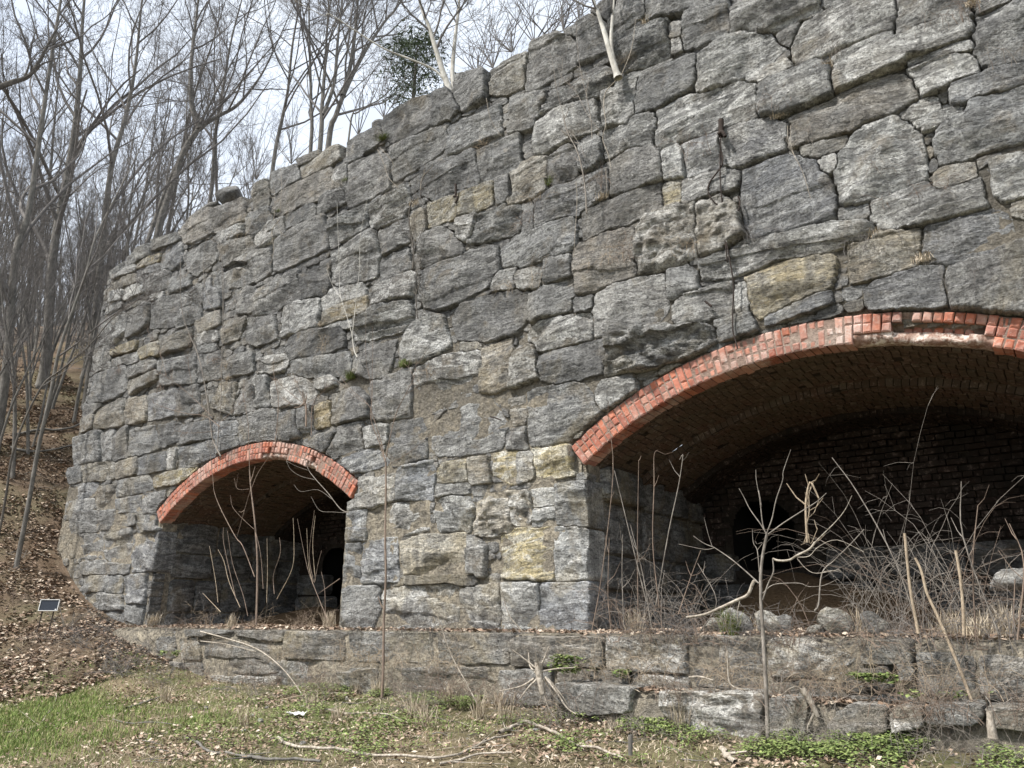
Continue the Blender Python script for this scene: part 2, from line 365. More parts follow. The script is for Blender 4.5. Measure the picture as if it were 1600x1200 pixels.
STONES = """
g -7.76,9.30 -7.52,9.36 -7.10,9.39 -6.69,9.29 -6.68,8.75 -6.88,8.72 -7.43,8.72 -7.73,8.97
g -8.56,9.20 -7.90,9.20 -7.73,8.93 -8.21,8.77 -8.57,8.77
t -9.75,9.17 -8.77,9.20 -8.72,8.95 -9.65,8.90
g -9.92,9.37 -9.28,9.35 -9.21,9.22 -9.81,9.22
g -10.70,9.46 -9.92,9.35 -9.77,8.92 -10.59,8.97
t -11.17,9.36 -10.74,9.32 -10.66,8.77 -11.06,8.69
n -10.33,8.87 -8.98,8.85 -8.85,8.45 -9.27,8.32 -10.20,8.39 -10.53,8.55
g -8.86,8.74 -8.57,8.75 -8.48,8.63 -8.52,8.29 -8.82,8.36
g -9.17,8.36 -8.52,8.31 -8.53,8.05 -9.19,8.06
g -8.48,8.67 -7.81,8.66 -7.56,8.54 -7.52,7.95 -7.84,7.92 -8.41,7.91
g -7.47,8.62 -6.36,8.57 -6.32,8.22 -6.85,8.07 -7.43,8.03
d -6.64,9.23 -6.38,9.18 -6.15,8.74 -6.36,8.64 -6.64,8.69
g -6.19,9.36 -5.76,9.26 -5.60,9.07 -5.63,8.68 -6.03,8.68 -6.18,8.94
t -5.54,8.74 -5.50,9.09 -5.18,9.11 -4.92,9.09 -4.92,8.59 -5.21,8.59
g -6.31,8.44 -5.40,8.46 -5.36,8.02 -5.86,7.99 -6.28,8.00
d -6.80,7.98 -5.81,7.88 -5.71,7.34 -6.12,7.43 -6.52,7.37 -6.83,7.62
g -5.74,7.80 -5.18,7.81 -5.03,7.81 -5.03,7.28 -5.69,7.34
d -7.00,7.69 -6.62,7.72 -6.32,7.36 -6.60,7.33 -7.00,7.54
y -6.66,7.29 -5.50,7.26 -5.48,6.93 -5.80,6.94 -6.65,6.98
d -5.37,7.25 -5.18,7.27 -5.18,6.91 -5.37,6.87
s -7.90,7.75 -7.14,7.79 -7.06,7.49 -7.20,7.32 -7.80,7.30 -7.96,7.54
s -8.91,7.79 -7.98,7.78 -7.95,7.43 -8.58,7.37 -8.84,7.38
g -10.10,8.32 -9.32,8.30 -9.24,8.06 -10.04,8.09
g -10.34,7.93 -9.07,8.00 -8.89,7.31 -8.94,7.33 -10.10,7.28 -10.32,7.39
g -7.65,7.22 -7.07,7.24 -7.02,6.87 -7.57,6.80
w -8.71,7.15 -7.80,7.30 -7.64,6.82 -7.69,6.48 -8.50,6.52 -8.73,6.77
t -7.00,7.18 -6.77,7.28 -6.67,7.00 -6.87,6.82
g -4.79,9.20 -4.32,9.09 -4.12,8.91 -4.10,8.53 -4.33,8.47 -4.90,8.48 -4.92,8.84
g -4.28,9.14 -3.85,9.18 -3.66,8.94 -3.65,8.46 -4.06,8.51 -4.08,8.93
g -3.58,8.82 -3.47,9.17 -3.11,9.03 -3.11,8.76 -3.55,8.64
g -3.08,9.04 -2.35,8.67 -2.36,8.52 -2.55,8.48 -3.07,8.64
d -3.84,9.22 -3.49,9.32 -3.53,9.04 -3.63,8.92
s -3.56,8.58 -3.22,8.56 -2.83,8.50 -2.81,7.93 -3.12,7.93 -3.49,7.99 -3.57,8.26
w -2.79,8.39 -2.67,8.34 -2.66,8.16 -2.79,8.20
w -2.79,8.18 -2.66,8.13 -2.67,7.97 -2.78,7.98
g -2.56,8.42 -2.34,8.48 -2.08,8.45 -2.09,7.91 -2.41,7.93 -2.66,7.97 -2.65,8.25
s -2.05,8.19 -1.75,8.26 -1.41,8.17 -1.13,7.89 -1.14,7.70 -1.37,7.66 -1.69,7.67 -1.87,7.82 -2.08,7.89
w -2.45,7.72 -2.16,7.83 -1.94,7.83 -1.70,7.63 -1.56,7.42 -1.78,7.29 -2.16,7.25 -2.51,7.30 -2.52,7.57
g -3.24,7.77 -3.09,7.87 -2.52,7.81 -2.54,7.43 -3.02,7.30 -3.29,7.34 -3.31,7.56
w -3.71,7.84 -3.27,7.82 -3.33,7.39 -3.39,7.23 -3.73,7.38
s -4.66,8.16 -4.14,8.21 -3.66,8.21 -3.55,8.02 -3.83,7.84 -4.38,7.96 -4.65,8.01
g -5.18,8.47 -4.64,8.32 -4.62,8.21 -4.75,7.99 -5.18,8.08
w -4.73,7.82 -4.31,7.93 -3.86,7.91 -3.82,7.42 -4.16,7.41 -4.49,7.39 -4.66,7.36 -4.76,7.43
d -5.25,7.87 -4.77,7.83 -4.77,7.50 -5.03,7.35 -5.25,7.37
w -3.02,7.25 -2.67,7.29 -1.93,7.15 -1.88,7.00 -1.91,6.69 -2.26,6.74 -2.68,6.75 -3.03,6.74 -3.06,6.97
w -3.77,7.27 -3.13,7.32 -3.05,7.20 -3.09,6.95 -3.18,6.87 -3.69,6.94 -3.78,6.97
w -4.10,7.26 -3.78,7.25 -3.78,6.97 -3.96,6.86 -4.10,6.95
d -4.56,7.22 -4.26,7.32 -4.11,7.11 -4.15,6.87 -4.43,6.83 -4.56,6.94
t -5.21,7.29 -4.83,7.33 -4.61,7.27 -4.60,6.83 -4.76,6.73 -5.21,6.80
g -3.67,6.75 -3.40,6.91 -3.02,6.75 -3.01,6.35 -3.32,6.38 -3.67,6.43
W -2.97,6.70 -2.77,6.67 -2.77,6.31 -2.99,6.34
b -2.74,6.69 -2.34,6.66 -2.35,6.26 -2.67,6.25 -2.75,6.33
b -2.30,6.64 -2.03,6.66 -1.80,6.61 -1.64,6.46 -1.65,6.21 -1.89,6.20 -2.21,6.20 -2.33,6.25
b -4.82,6.72 -4.09,6.76 -3.73,6.74 -3.74,6.48 -4.17,6.31 -4.80,6.38
n -4.08,6.28 -3.55,6.32 -3.05,6.31 -3.06,6.04 -3.23,5.99 -3.91,5.96 -4.07,5.93
y -3.04,6.28 -2.82,6.25 -2.83,6.03 -3.04,6.04
g -2.80,6.24 -2.31,6.21 -2.18,6.08 -2.18,5.98 -2.47,5.93 -2.79,5.94
g -4.97,6.74 -4.76,6.80 -4.84,6.36 -5.00,6.38
g -1.85,7.02 -1.69,7.07 -1.25,7.07 -1.14,6.89 -1.17,6.66 -1.58,6.62 -1.82,6.65 -1.89,6.79
W -1.95,7.23 -1.56,7.23 -1.50,7.17 -1.75,7.13 -1.93,7.15
s -3.52,7.98 -3.00,7.97 -2.81,7.90 -3.23,7.87 -3.53,7.85
g -5.18,8.05 -4.78,7.93 -4.79,7.84 -5.18,7.91
s -1.11,7.79 -0.85,7.72 -0.86,7.66 -0.96,7.66 -1.13,7.72
w -1.36,7.57 -1.05,7.62 -0.86,7.62 -0.52,7.47 -0.47,7.29 -0.52,7.08 -0.85,7.13 -1.35,7.12 -1.46,7.26 -1.44,7.47
w -0.43,7.37 -0.36,7.43 0.11,7.15 0.09,6.94 -0.32,7.02 -0.47,7.00 -0.47,7.21
g -1.59,7.55 -1.38,7.61 -1.45,7.42 -1.57,7.49
s -1.08,7.01 -0.77,7.06 -0.58,7.08 -0.54,6.96 -0.82,7.01 -1.07,6.93
w -1.13,6.78 -1.07,6.93 -0.75,6.97 -0.43,6.93 -0.11,6.96 0.12,6.90 0.11,6.69 -0.11,6.66 -0.44,6.69 -0.79,6.68 -1.11,6.66
g 0.15,6.86 0.59,6.87 0.47,6.19 0.22,6.28 0.09,6.41 0.10,6.67
s 0.16,6.90 0.37,7.00 0.52,6.91 0.35,6.86 0.17,6.85
w -0.41,6.57 -0.10,6.58 0.06,6.40 0.04,6.27 -0.11,6.28 -0.36,6.28 -0.41,6.40 -0.45,6.54
s -0.44,6.69 -0.11,6.65 0.08,6.63 0.07,6.53 -0.10,6.58 -0.42,6.59
n -1.57,6.51 -1.16,6.56 -0.64,6.59 -0.45,6.49 -0.45,6.25 -0.59,6.17 -1.01,6.16 -1.42,6.16 -1.61,6.22
b -0.12,6.21 0.08,6.23 0.45,6.21 0.41,6.00 0.05,6.02 -0.13,6.03 -0.15,6.16
w -0.58,6.14 -0.40,6.20 -0.29,6.15 -0.29,6.06 -0.47,6.02 -0.57,6.07
s -0.49,5.98 -0.16,6.00 -0.13,5.92 -0.42,5.88
w -1.11,5.99 -0.94,6.09 -0.71,6.13 -0.57,6.04 -0.46,5.85 -0.47,5.54 -0.52,5.40 -0.74,5.37 -0.96,5.34 -1.15,5.36 -1.23,5.48 -1.20,5.73
g -0.35,5.72 -0.27,5.82 -0.04,5.90 -0.02,6.02 0.32,5.95 0.43,5.93 0.35,5.49 -0.03,5.52 -0.25,5.48 -0.33,5.53
W -1.33,5.91 -1.24,5.93 -1.21,5.81 -1.30,5.79 -1.34,5.84
t -1.50,6.15 -1.10,6.09 -1.09,6.00 -1.33,5.98 -1.47,6.06
t -0.45,5.31 -0.33,5.44 -0.14,5.39 -0.12,5.25 -0.41,5.25
d -0.31,5.43 -0.26,5.47 -0.16,5.42 -0.16,5.37 -0.27,5.37
b -2.11,6.08 -1.72,6.11 -1.44,5.97 -1.34,5.76 -1.25,5.51 -1.32,5.28 -1.62,5.26 -1.94,5.30 -2.09,5.30 -2.16,5.54
g -1.23,5.34 -1.01,5.30 -1.00,5.22 -1.13,5.22 -1.25,5.23
s -1.56,6.61 -1.38,6.63 -1.41,6.57 -1.54,6.55
s -2.67,5.17 -2.07,5.30 -1.27,5.22 -0.97,5.10 -0.99,4.95 -1.65,4.99 -2.30,4.97 -2.61,5.01
w -0.94,5.30 -0.60,5.33 -0.14,5.35 -0.11,5.21 -0.10,4.98 -0.51,4.96 -0.85,4.99 -0.96,5.08
b -0.57,4.87 -0.52,4.92 -0.11,4.93 0.03,4.83 0.06,4.63 -0.17,4.56 -0.47,4.55 -0.62,4.60
t -1.17,4.99 -0.92,4.99 -0.63,4.91 -0.65,4.61 -1.01,4.59 -1.22,4.60
b -1.12,4.45 -1.02,4.50 -0.53,4.55 -0.50,4.50 -0.53,4.18 -0.73,4.22 -1.09,4.31
d -0.47,4.43 -0.18,4.50 0.12,4.57 0.21,4.57 0.09,3.91 -0.16,4.01 -0.42,4.13 -0.47,4.25
g 0.01,4.91 0.10,4.93 0.07,4.87 -0.00,4.88
g 0.03,4.81 0.11,4.80 0.10,4.75 0.04,4.75
w 0.04,5.36 0.16,5.35 0.30,5.32 0.23,4.96 0.08,4.99 0.01,5.08
g -0.08,5.31 -0.01,5.31 -0.02,5.20 -0.09,5.20
t 0.14,4.92 0.23,4.94 0.20,4.80 0.11,4.85
y -2.20,4.85 -1.87,4.94 -1.39,4.89 -1.35,4.83 -1.42,4.61 -1.46,4.56 -1.81,4.51 -2.02,4.47 -2.13,4.45 -2.18,4.61
b -2.03,4.41 -1.77,4.48 -1.43,4.54 -1.44,4.44 -1.82,4.40 -2.03,4.37
w -0.43,4.13 -0.16,4.02 -0.17,3.99 -0.42,4.10
n -4.21,5.86 -3.92,5.92 -3.45,5.87 -3.40,5.69 -3.42,5.29 -3.95,5.22 -4.12,5.20 -4.22,5.37
R -3.38,5.68 -3.18,5.94 -2.87,5.96 -2.65,5.92 -2.69,5.31 -2.92,5.26 -3.38,5.28 -3.43,5.59
R -2.64,5.91 -2.39,5.88 -2.22,5.69 -2.18,5.36 -2.45,5.27 -2.68,5.31
g -3.02,5.18 -2.85,5.20 -2.73,5.09 -2.72,4.92 -3.02,4.89 -3.05,5.03
s -2.72,5.17 -2.36,5.13 -2.27,5.13 -2.29,4.97 -2.64,5.05
g -3.95,5.16 -3.59,5.24 -3.08,5.16 -3.06,4.81 -3.22,4.66 -3.54,4.64 -3.97,4.66 -4.00,4.85
w -2.99,4.75 -2.84,4.86 -2.35,4.86 -2.34,4.57 -2.54,4.55 -2.97,4.56
g -2.53,4.51 -2.23,4.52 -2.16,4.35 -2.43,4.31 -2.53,4.32
w -2.31,4.83 -2.08,4.87 -2.08,4.73 -2.24,4.54 -2.32,4.57
g -4.63,5.81 -4.30,5.77 -4.28,5.51 -4.62,5.52
g -4.88,5.39 -4.59,5.48 -4.28,5.48 -4.23,5.33 -4.32,5.10 -4.82,5.06 -4.88,5.13
g -4.23,5.19 -3.98,5.16 -3.99,5.04 -4.21,5.02
w -4.91,4.88 -4.75,5.04 -4.01,4.94 -4.02,4.63 -4.54,4.64 -4.73,4.70
d -4.79,4.55 -4.54,4.61 -3.82,4.61 -3.87,4.24 -4.46,4.20 -4.73,4.33
D -3.80,4.60 -3.32,4.59 -2.83,4.53 -2.56,4.42 -2.59,4.31 -2.95,4.20 -3.39,4.17 -3.84,4.18
w -3.96,4.00 -3.87,4.09 -3.53,4.10 -3.51,3.97 -3.72,3.86 -3.94,3.80 -3.99,3.86
g -4.91,4.15 -4.67,4.18 -4.38,4.18 -4.15,4.09 -3.97,3.81 -4.05,3.72 -4.34,3.57 -4.37,3.50 -4.77,3.50 -4.93,3.55
t -5.18,4.66 -4.85,4.76 -4.79,4.34 -5.18,4.28
d -9.49,6.99 -8.80,6.98 -8.73,6.77 -8.79,6.46 -9.38,6.54
g -10.42,7.05 -9.57,7.13 -9.44,6.59 -10.05,6.56 -10.71,6.60 -10.71,7.01
w -9.91,6.37 -9.88,6.55 -9.00,6.48 -8.89,6.15 -8.94,5.98 -9.86,6.01
g -10.88,6.57 -10.14,6.43 -9.99,6.01 -10.49,6.00 -10.81,6.15
W -8.92,6.42 -8.70,6.51 -8.01,6.46 -7.90,6.25 -8.47,6.26 -8.87,6.22
y -8.92,6.20 -7.87,6.18 -7.87,5.93 -8.59,5.97 -8.90,6.01
w -7.72,6.31 -7.02,6.35 -6.88,6.25 -6.91,5.96 -7.70,6.03
g -7.61,6.74 -7.04,6.70 -6.96,6.40 -7.45,6.34 -7.59,6.41
g -6.72,6.27 -6.36,6.36 -5.39,6.25 -5.37,5.88 -5.52,5.74 -6.18,5.64 -6.41,5.63 -6.65,5.73 -6.75,6.01
w -5.49,5.82 -5.31,5.86 -5.11,5.86 -5.11,5.57 -5.45,5.66
s -8.10,5.89 -7.69,5.99 -6.95,5.87 -6.89,5.63 -7.09,5.48 -7.65,5.48 -8.07,5.57
d -9.71,5.76 -9.52,5.94 -8.38,5.85 -8.30,5.52 -8.88,5.47 -9.57,5.54
w -8.83,5.92 -8.15,5.90 -8.14,5.79 -8.78,5.87
w -10.44,5.72 -9.81,5.67 -9.65,5.52 -9.77,5.40 -10.39,5.45
w -7.07,5.19 -6.96,5.38 -6.65,5.56 -6.33,5.49 -6.20,5.06 -6.54,4.92 -7.02,4.99
d -6.14,5.41 -5.95,5.55 -5.18,5.58 -4.94,5.46 -4.90,5.16 -5.18,4.94 -5.65,4.99 -6.02,5.11
g -8.08,5.20 -7.65,5.44 -7.21,5.38 -7.27,5.04 -7.43,4.81 -7.60,4.85 -8.07,5.07
w -8.88,5.06 -8.54,5.06 -8.43,4.94 -8.57,4.90 -8.87,4.95
g -9.51,5.50 -8.19,5.36 -8.11,5.04 -8.85,5.15 -9.37,5.22
g -7.64,4.79 -7.18,4.83 -6.85,4.86 -6.84,4.19 -7.22,4.19 -7.56,4.27
w -6.83,4.82 -6.23,4.91 -5.72,4.86 -5.65,4.76 -5.72,4.52 -6.00,4.37 -6.28,4.24 -6.82,4.18
g -10.51,5.44 -10.16,5.41 -10.02,4.87 -10.41,4.86
w -10.05,5.24 -9.37,5.25 -8.86,4.88 -8.94,4.73 -9.79,4.83 -10.02,4.91
d -8.46,4.74 -8.00,4.79 -7.67,4.54 -7.65,4.32 -8.27,4.29 -8.47,4.38
y -8.86,4.63 -8.52,4.65 -8.48,4.32 -8.82,4.30
g -9.29,4.65 -8.89,4.65 -8.84,4.29 -9.14,4.28
g -9.77,4.65 -9.32,4.65 -9.19,4.26 -9.65,4.22
g -6.42,3.92 -6.28,4.10 -5.71,4.18 -5.50,4.11 -5.21,3.80 -5.34,3.55 -5.83,3.54 -6.33,3.60 -6.45,3.75
d -7.21,4.13 -6.69,4.11 -6.57,3.91 -6.55,3.57 -7.13,3.55 -7.27,3.81
w -7.76,4.15 -7.29,4.11 -7.28,3.90 -7.70,3.89
g -8.39,4.05 -8.22,4.25 -7.81,4.22 -7.74,3.90 -8.23,3.84 -8.51,3.87
d -8.92,4.09 -8.73,4.19 -8.26,4.19 -8.42,3.96 -8.71,3.96
b -8.15,3.74 -7.52,3.81 -7.26,3.60 -7.76,3.54 -8.06,3.57
t -5.61,4.52 -5.62,4.84 -5.18,4.89 -5.14,4.60 -5.18,4.33 -5.41,4.26 -5.64,4.33
t -6.01,5.02 -5.72,4.98 -5.65,4.88 -5.86,4.89
g -10.84,4.77 -10.32,4.82 -9.87,4.75 -9.78,4.29 -10.23,4.27 -10.75,4.29
w -8.05,3.34 -7.93,3.44 -7.48,3.39 -7.09,3.41 -7.06,3.09 -7.54,3.02 -8.02,3.03
b -7.05,3.39 -6.94,3.48 -6.46,3.51 -6.41,3.38 -6.41,3.03 -7.00,3.07
y -6.37,3.31 -6.24,3.44 -5.87,3.45 -5.85,3.19 -6.23,3.21
t -5.84,3.45 -5.54,3.46 -5.51,3.17 -5.82,3.18
s -6.39,3.19 -5.84,3.17 -5.83,3.08 -6.38,3.07
b -8.03,2.98 -7.66,2.97 -7.63,2.58 -8.00,2.59
w -7.56,2.90 -7.18,3.02 -6.49,2.98 -6.48,2.67 -6.81,2.64 -7.45,2.64 -7.57,2.75
w -6.35,2.90 -6.22,3.03 -5.83,2.96 -5.73,2.82 -5.82,2.59 -6.26,2.62
R -5.70,2.89 -5.46,2.95 -5.20,2.94 -5.20,2.53 -5.46,2.53 -5.70,2.58
d -8.04,2.52 -7.69,2.54 -7.67,2.00 -8.02,2.01
b -7.67,2.54 -7.03,2.57 -6.97,2.05 -7.63,2.02
t -6.91,2.50 -6.47,2.58 -5.87,2.56 -5.84,2.09 -6.40,2.11 -6.86,2.14
w -5.82,2.52 -5.55,2.39 -5.57,2.06 -5.81,2.08
d -6.86,2.08 -5.69,2.06 -5.69,1.99 -6.72,2.00
g -8.02,1.44 -8.04,1.93 -7.89,1.99 -7.31,1.99 -7.26,1.72 -7.47,1.38 -7.77,1.38
w -7.22,1.91 -6.71,1.96 -6.08,1.97 -5.98,1.89 -5.97,1.49 -6.42,1.40 -7.12,1.39
w -5.93,1.89 -5.36,1.95 -5.31,1.62 -5.54,1.41 -5.89,1.42
Y -5.28,2.56 -4.64,2.56 -4.60,2.01 -4.74,1.99 -5.30,2.05
w -4.57,2.55 -4.23,2.51 -4.13,2.39 -4.13,2.02 -4.58,2.00
b -4.77,1.92 -4.20,1.93 -4.11,1.80 -4.14,1.40 -4.83,1.39
w -5.30,1.95 -4.80,1.96 -4.85,1.39 -5.29,1.38
Y -5.42,3.42 -5.37,3.48 -5.10,3.46 -5.10,3.11 -5.40,3.25
w -5.09,3.46 -4.87,3.43 -4.84,3.17 -5.09,3.11
Y -4.86,3.46 -4.37,3.45 -4.22,3.26 -4.33,3.13 -4.53,3.14 -4.83,3.17
g -5.23,3.76 -5.00,3.76 -4.95,3.50 -5.21,3.50
t -5.18,4.02 -4.95,3.97 -4.99,3.77 -5.10,3.79
w -4.88,2.98 -4.58,2.98 -4.57,2.81 -4.85,2.82
g -4.53,3.02 -4.16,3.02 -4.11,2.82 -4.12,2.55 -4.54,2.58
s -4.85,2.77 -4.57,2.78 -4.58,2.58 -4.87,2.60
R -5.40,2.99 -4.92,2.97 -4.90,2.62 -5.40,2.64
w -16.56,7.04 -16.32,7.19 -15.94,7.16 -15.67,6.62 -16.48,6.68
y -15.80,7.03 -14.75,7.04 -14.78,6.86 -15.77,6.93
w -15.92,6.81 -14.67,6.74 -14.62,6.59 -15.78,6.66
t -13.80,6.82 -12.73,6.80 -12.66,6.48 -13.64,6.52
y -14.60,6.82 -13.83,6.81 -13.76,6.55 -14.46,6.60
g -16.47,6.63 -15.14,6.60 -14.91,6.01 -15.36,5.90 -16.52,5.96
w -15.00,6.44 -14.03,6.51 -13.81,6.29 -14.78,6.26
t -14.82,6.13 -13.78,6.17 -13.67,6.04 -14.66,5.87
g -13.75,6.37 -12.46,6.23 -12.27,5.69 -13.55,5.89
t -16.65,5.65 -15.99,5.64 -16.00,5.41 -16.60,5.38
t -16.02,5.74 -14.99,5.84 -14.77,5.27 -15.94,5.36
t -14.84,5.77 -14.05,5.72 -13.91,5.23 -14.64,5.25
g -16.67,5.99 -15.88,5.88 -16.10,5.71 -16.58,5.74
b -13.97,5.71 -12.97,5.66 -12.86,5.18 -13.83,5.21
g -12.87,5.56 -12.25,5.61 -12.06,5.06 -12.77,5.13
g -12.33,6.24 -11.63,6.13 -11.53,5.63 -12.27,5.69
g -11.52,5.91 -10.65,5.90 -10.59,5.57 -11.40,5.61
g -10.97,5.03 -10.49,5.32 -10.34,4.80 -10.95,4.88
t -11.44,5.50 -11.05,5.42 -11.01,4.89 -11.69,5.15
g -16.89,5.26 -15.68,5.27 -15.46,4.62 -16.67,4.68
g -15.60,5.17 -15.13,5.19 -15.02,4.57 -15.42,4.62
d -15.04,5.05 -14.59,5.20 -14.40,4.58 -14.92,4.53
g -14.52,5.10 -13.56,5.05 -13.21,4.59 -14.31,4.54
g -13.48,5.03 -12.66,4.95 -12.59,4.66 -13.29,4.60
d -12.65,4.91 -11.62,4.83 -11.57,4.56 -12.50,4.57
b -11.55,4.78 -10.73,4.70 -10.70,4.51 -11.50,4.55
b -13.92,4.44 -12.97,4.48 -12.85,4.17 -13.88,4.17
W -12.89,4.47 -12.65,4.50 -12.67,4.15 -12.82,4.16
b -12.54,4.46 -11.55,4.48 -11.44,4.24 -11.86,4.15 -12.53,4.13
g -11.43,4.50 -10.57,4.42 -10.66,4.29 -11.31,4.23
t -16.21,4.58 -14.91,4.51 -14.77,4.20 -16.10,4.25
t -14.83,4.50 -14.02,4.49 -13.93,4.19 -14.73,4.20
g -16.79,4.60 -16.31,4.59 -16.15,4.26 -16.66,4.27
y -13.29,4.04 -12.55,4.08 -12.54,3.88 -13.20,3.86
Y -12.51,4.07 -11.90,4.04 -12.20,3.89 -12.46,3.86
g -14.54,4.09 -13.52,4.09 -13.31,3.85 -14.53,3.80
b -16.70,4.23 -15.49,4.17 -15.40,3.93 -16.62,3.91
t -15.40,4.05 -14.77,4.05 -14.63,3.61 -15.26,3.62
b -14.58,3.73 -13.72,3.73 -13.64,3.45 -14.50,3.48
g -13.66,3.76 -12.85,3.76 -12.83,3.38 -13.55,3.40
g -16.71,3.89 -15.55,3.85 -15.48,3.64 -16.68,3.69
g -12.23,7.77 -11.01,7.68 -10.82,7.29 -11.81,7.39 -12.18,7.54
w -12.48,6.61 -11.85,6.55 -11.74,6.36 -12.36,6.42
t -11.61,6.70 -10.96,6.63 -11.14,6.27 -11.53,6.27
g -12.35,6.37 -11.79,6.29 -11.77,6.16 -12.32,6.20
g -15.20,3.57 -14.12,3.53 -14.04,3.24 -15.00,3.23
g -14.18,3.45 -13.80,3.46 -13.73,3.22 -14.07,3.23
g -16.16,3.18 -14.96,3.10 -14.81,2.66 -15.86,2.75
g -14.86,3.06 -13.86,3.15 -13.74,2.76 -13.83,2.54 -14.63,2.61
b -13.75,3.03 -12.94,3.02 -12.84,2.39 -13.63,2.38
g -16.49,3.68 -15.29,3.58 -15.16,3.20 -16.22,3.23
g -15.64,2.61 -14.63,2.61 -14.55,2.38 -15.39,2.40
g -14.54,2.57 -13.74,2.50 -13.77,2.35 -14.47,2.37
g -15.38,2.36 -14.62,2.34 -14.53,2.07 -15.19,2.08
g -14.54,2.34 -13.91,2.32 -13.82,2.02 -14.44,2.03
b -13.83,2.32 -13.10,2.31 -13.00,1.83 -13.70,1.87
g -15.01,2.04 -13.81,1.98 -13.73,1.73 -14.74,1.73
g -13.68,1.80 -13.03,1.79 -13.02,1.51 -13.61,1.58
g -14.56,1.69 -13.72,1.69 -13.64,1.44 -14.40,1.43
g -13.76,3.46 -12.93,3.39 -12.95,3.06 -13.60,3.06
s -15.77,9.22 -14.93,9.37 -14.78,9.03 -15.70,8.98
y -15.25,8.94 -14.36,8.88 -14.28,8.73 -15.20,8.78
w -16.39,8.95 -15.34,8.91 -15.26,8.76 -16.00,8.81 -16.33,8.85
b -15.26,8.76 -14.30,8.66 -14.29,8.51 -15.11,8.60
t -16.40,8.85 -15.21,8.70 -15.26,8.53 -16.32,8.59
b -14.33,8.78 -14.06,8.96 -13.57,8.90 -13.40,8.43 -13.79,8.37 -14.23,8.53
g -15.14,8.57 -13.89,8.40 -13.79,8.12 -13.94,7.98 -14.56,8.00 -14.74,8.20
W -15.68,8.34 -15.57,8.42 -14.88,8.37 -14.80,8.18 -15.60,8.19
w -14.41,7.93 -13.97,7.88 -13.95,7.79 -14.38,7.79
w -16.36,8.17 -15.73,8.16 -15.69,8.04 -16.32,8.05
w -16.21,8.48 -15.74,8.43 -15.74,8.20 -16.18,8.28
w -16.39,7.84 -15.64,7.88 -15.41,7.78 -15.37,7.44 -15.71,7.23 -16.36,7.30 -16.43,7.62
g -15.33,7.76 -14.51,7.81 -14.32,7.37 -14.66,7.24 -15.24,7.23
g -14.37,7.77 -13.34,7.71 -13.22,7.20 -13.41,7.05 -14.28,7.22
g -13.85,8.10 -13.02,8.04 -12.97,7.82 -13.66,7.83
g -13.27,7.66 -12.49,7.65 -12.42,7.34 -13.09,7.37
g -13.36,7.34 -12.47,7.32 -12.45,6.95 -13.22,6.97
b -12.46,7.74 -11.94,7.76 -11.79,7.04 -12.33,7.15
g -13.36,8.53 -12.36,8.53 -12.17,8.13 -12.78,7.97 -13.03,8.08
w -12.17,8.64 -11.33,8.57 -11.30,8.39 -11.80,8.39 -12.07,8.44
g -12.05,8.33 -11.02,8.21 -10.94,7.98 -11.42,7.97 -11.92,7.92
n -13.76,9.20 -13.35,9.47 -12.66,9.45 -12.41,8.79 -12.96,8.76 -13.44,8.88
n -12.57,9.31 -11.55,9.23 -11.36,8.71 -12.03,8.73 -12.41,8.79
t -11.47,9.34 -10.74,9.27 -10.63,8.69 -11.06,8.71 -11.36,8.75
g -11.30,8.70 -10.62,8.66 -10.49,8.39 -10.99,8.29 -11.31,8.43
w -10.97,8.16 -10.52,8.30 -10.16,8.31 -10.12,8.04 -10.46,7.93 -10.94,8.02
g -11.90,7.85 -10.92,7.88 -10.44,7.77 -10.37,7.34 -10.82,7.25 -11.69,7.53
g -11.32,7.17 -10.79,7.12 -10.72,6.68 -11.20,6.77
w -10.92,6.52 -10.51,6.51 -10.02,6.44 -9.92,6.05 -10.60,6.00 -10.87,6.20
t -12.60,6.92 -11.83,6.96 -11.78,6.72 -12.39,6.68
g -14.80,9.35 -13.82,9.22 -13.59,9.00 -14.09,9.04 -14.66,9.07
s -16.51,9.08 -15.82,9.15 -15.78,9.03 -16.40,8.97
g -10.90,7.78 -10.49,7.81 -10.40,7.54 -10.54,7.27 -10.82,7.29
g -10.96,8.09 -10.42,8.23 -10.32,7.89 -10.83,7.92
t -11.04,8.61 -10.43,8.59 -10.49,8.39 -11.00,8.36
g -6.79,6.81 -6.42,6.87 -6.02,6.52 -5.99,6.31 -6.40,6.34 -6.77,6.37
w -6.06,6.88 -5.80,6.84 -5.83,6.63 -6.00,6.52 -6.11,6.62
s -5.77,6.81 -5.39,6.82 -5.02,6.76 -4.97,6.58 -5.02,6.39 -5.33,6.37 -5.88,6.47 -5.80,6.62
g -4.97,6.70 -4.78,6.79 -4.79,6.59 -4.94,6.36 -5.02,6.39
g -5.33,6.16 -4.97,6.28 -4.24,6.31 -4.20,6.14 -4.21,5.86 -4.63,5.88 -4.97,5.87 -5.25,5.93
w -5.41,5.81 -5.20,5.82 -5.18,5.70 -5.38,5.67
w -5.12,5.78 -4.83,5.76 -4.73,5.69 -4.78,5.53 -4.98,5.52 -5.12,5.64
w -4.63,5.77 -4.35,5.79 -4.29,5.50 -4.64,5.49
"""
# ------------------------------------------------------------------ terrain
def sstep(a, b, x):
    t = np.clip((np.asarray(x, float) - a) / (b - a), 0, 1); return t * t * (3 - 2 * t)

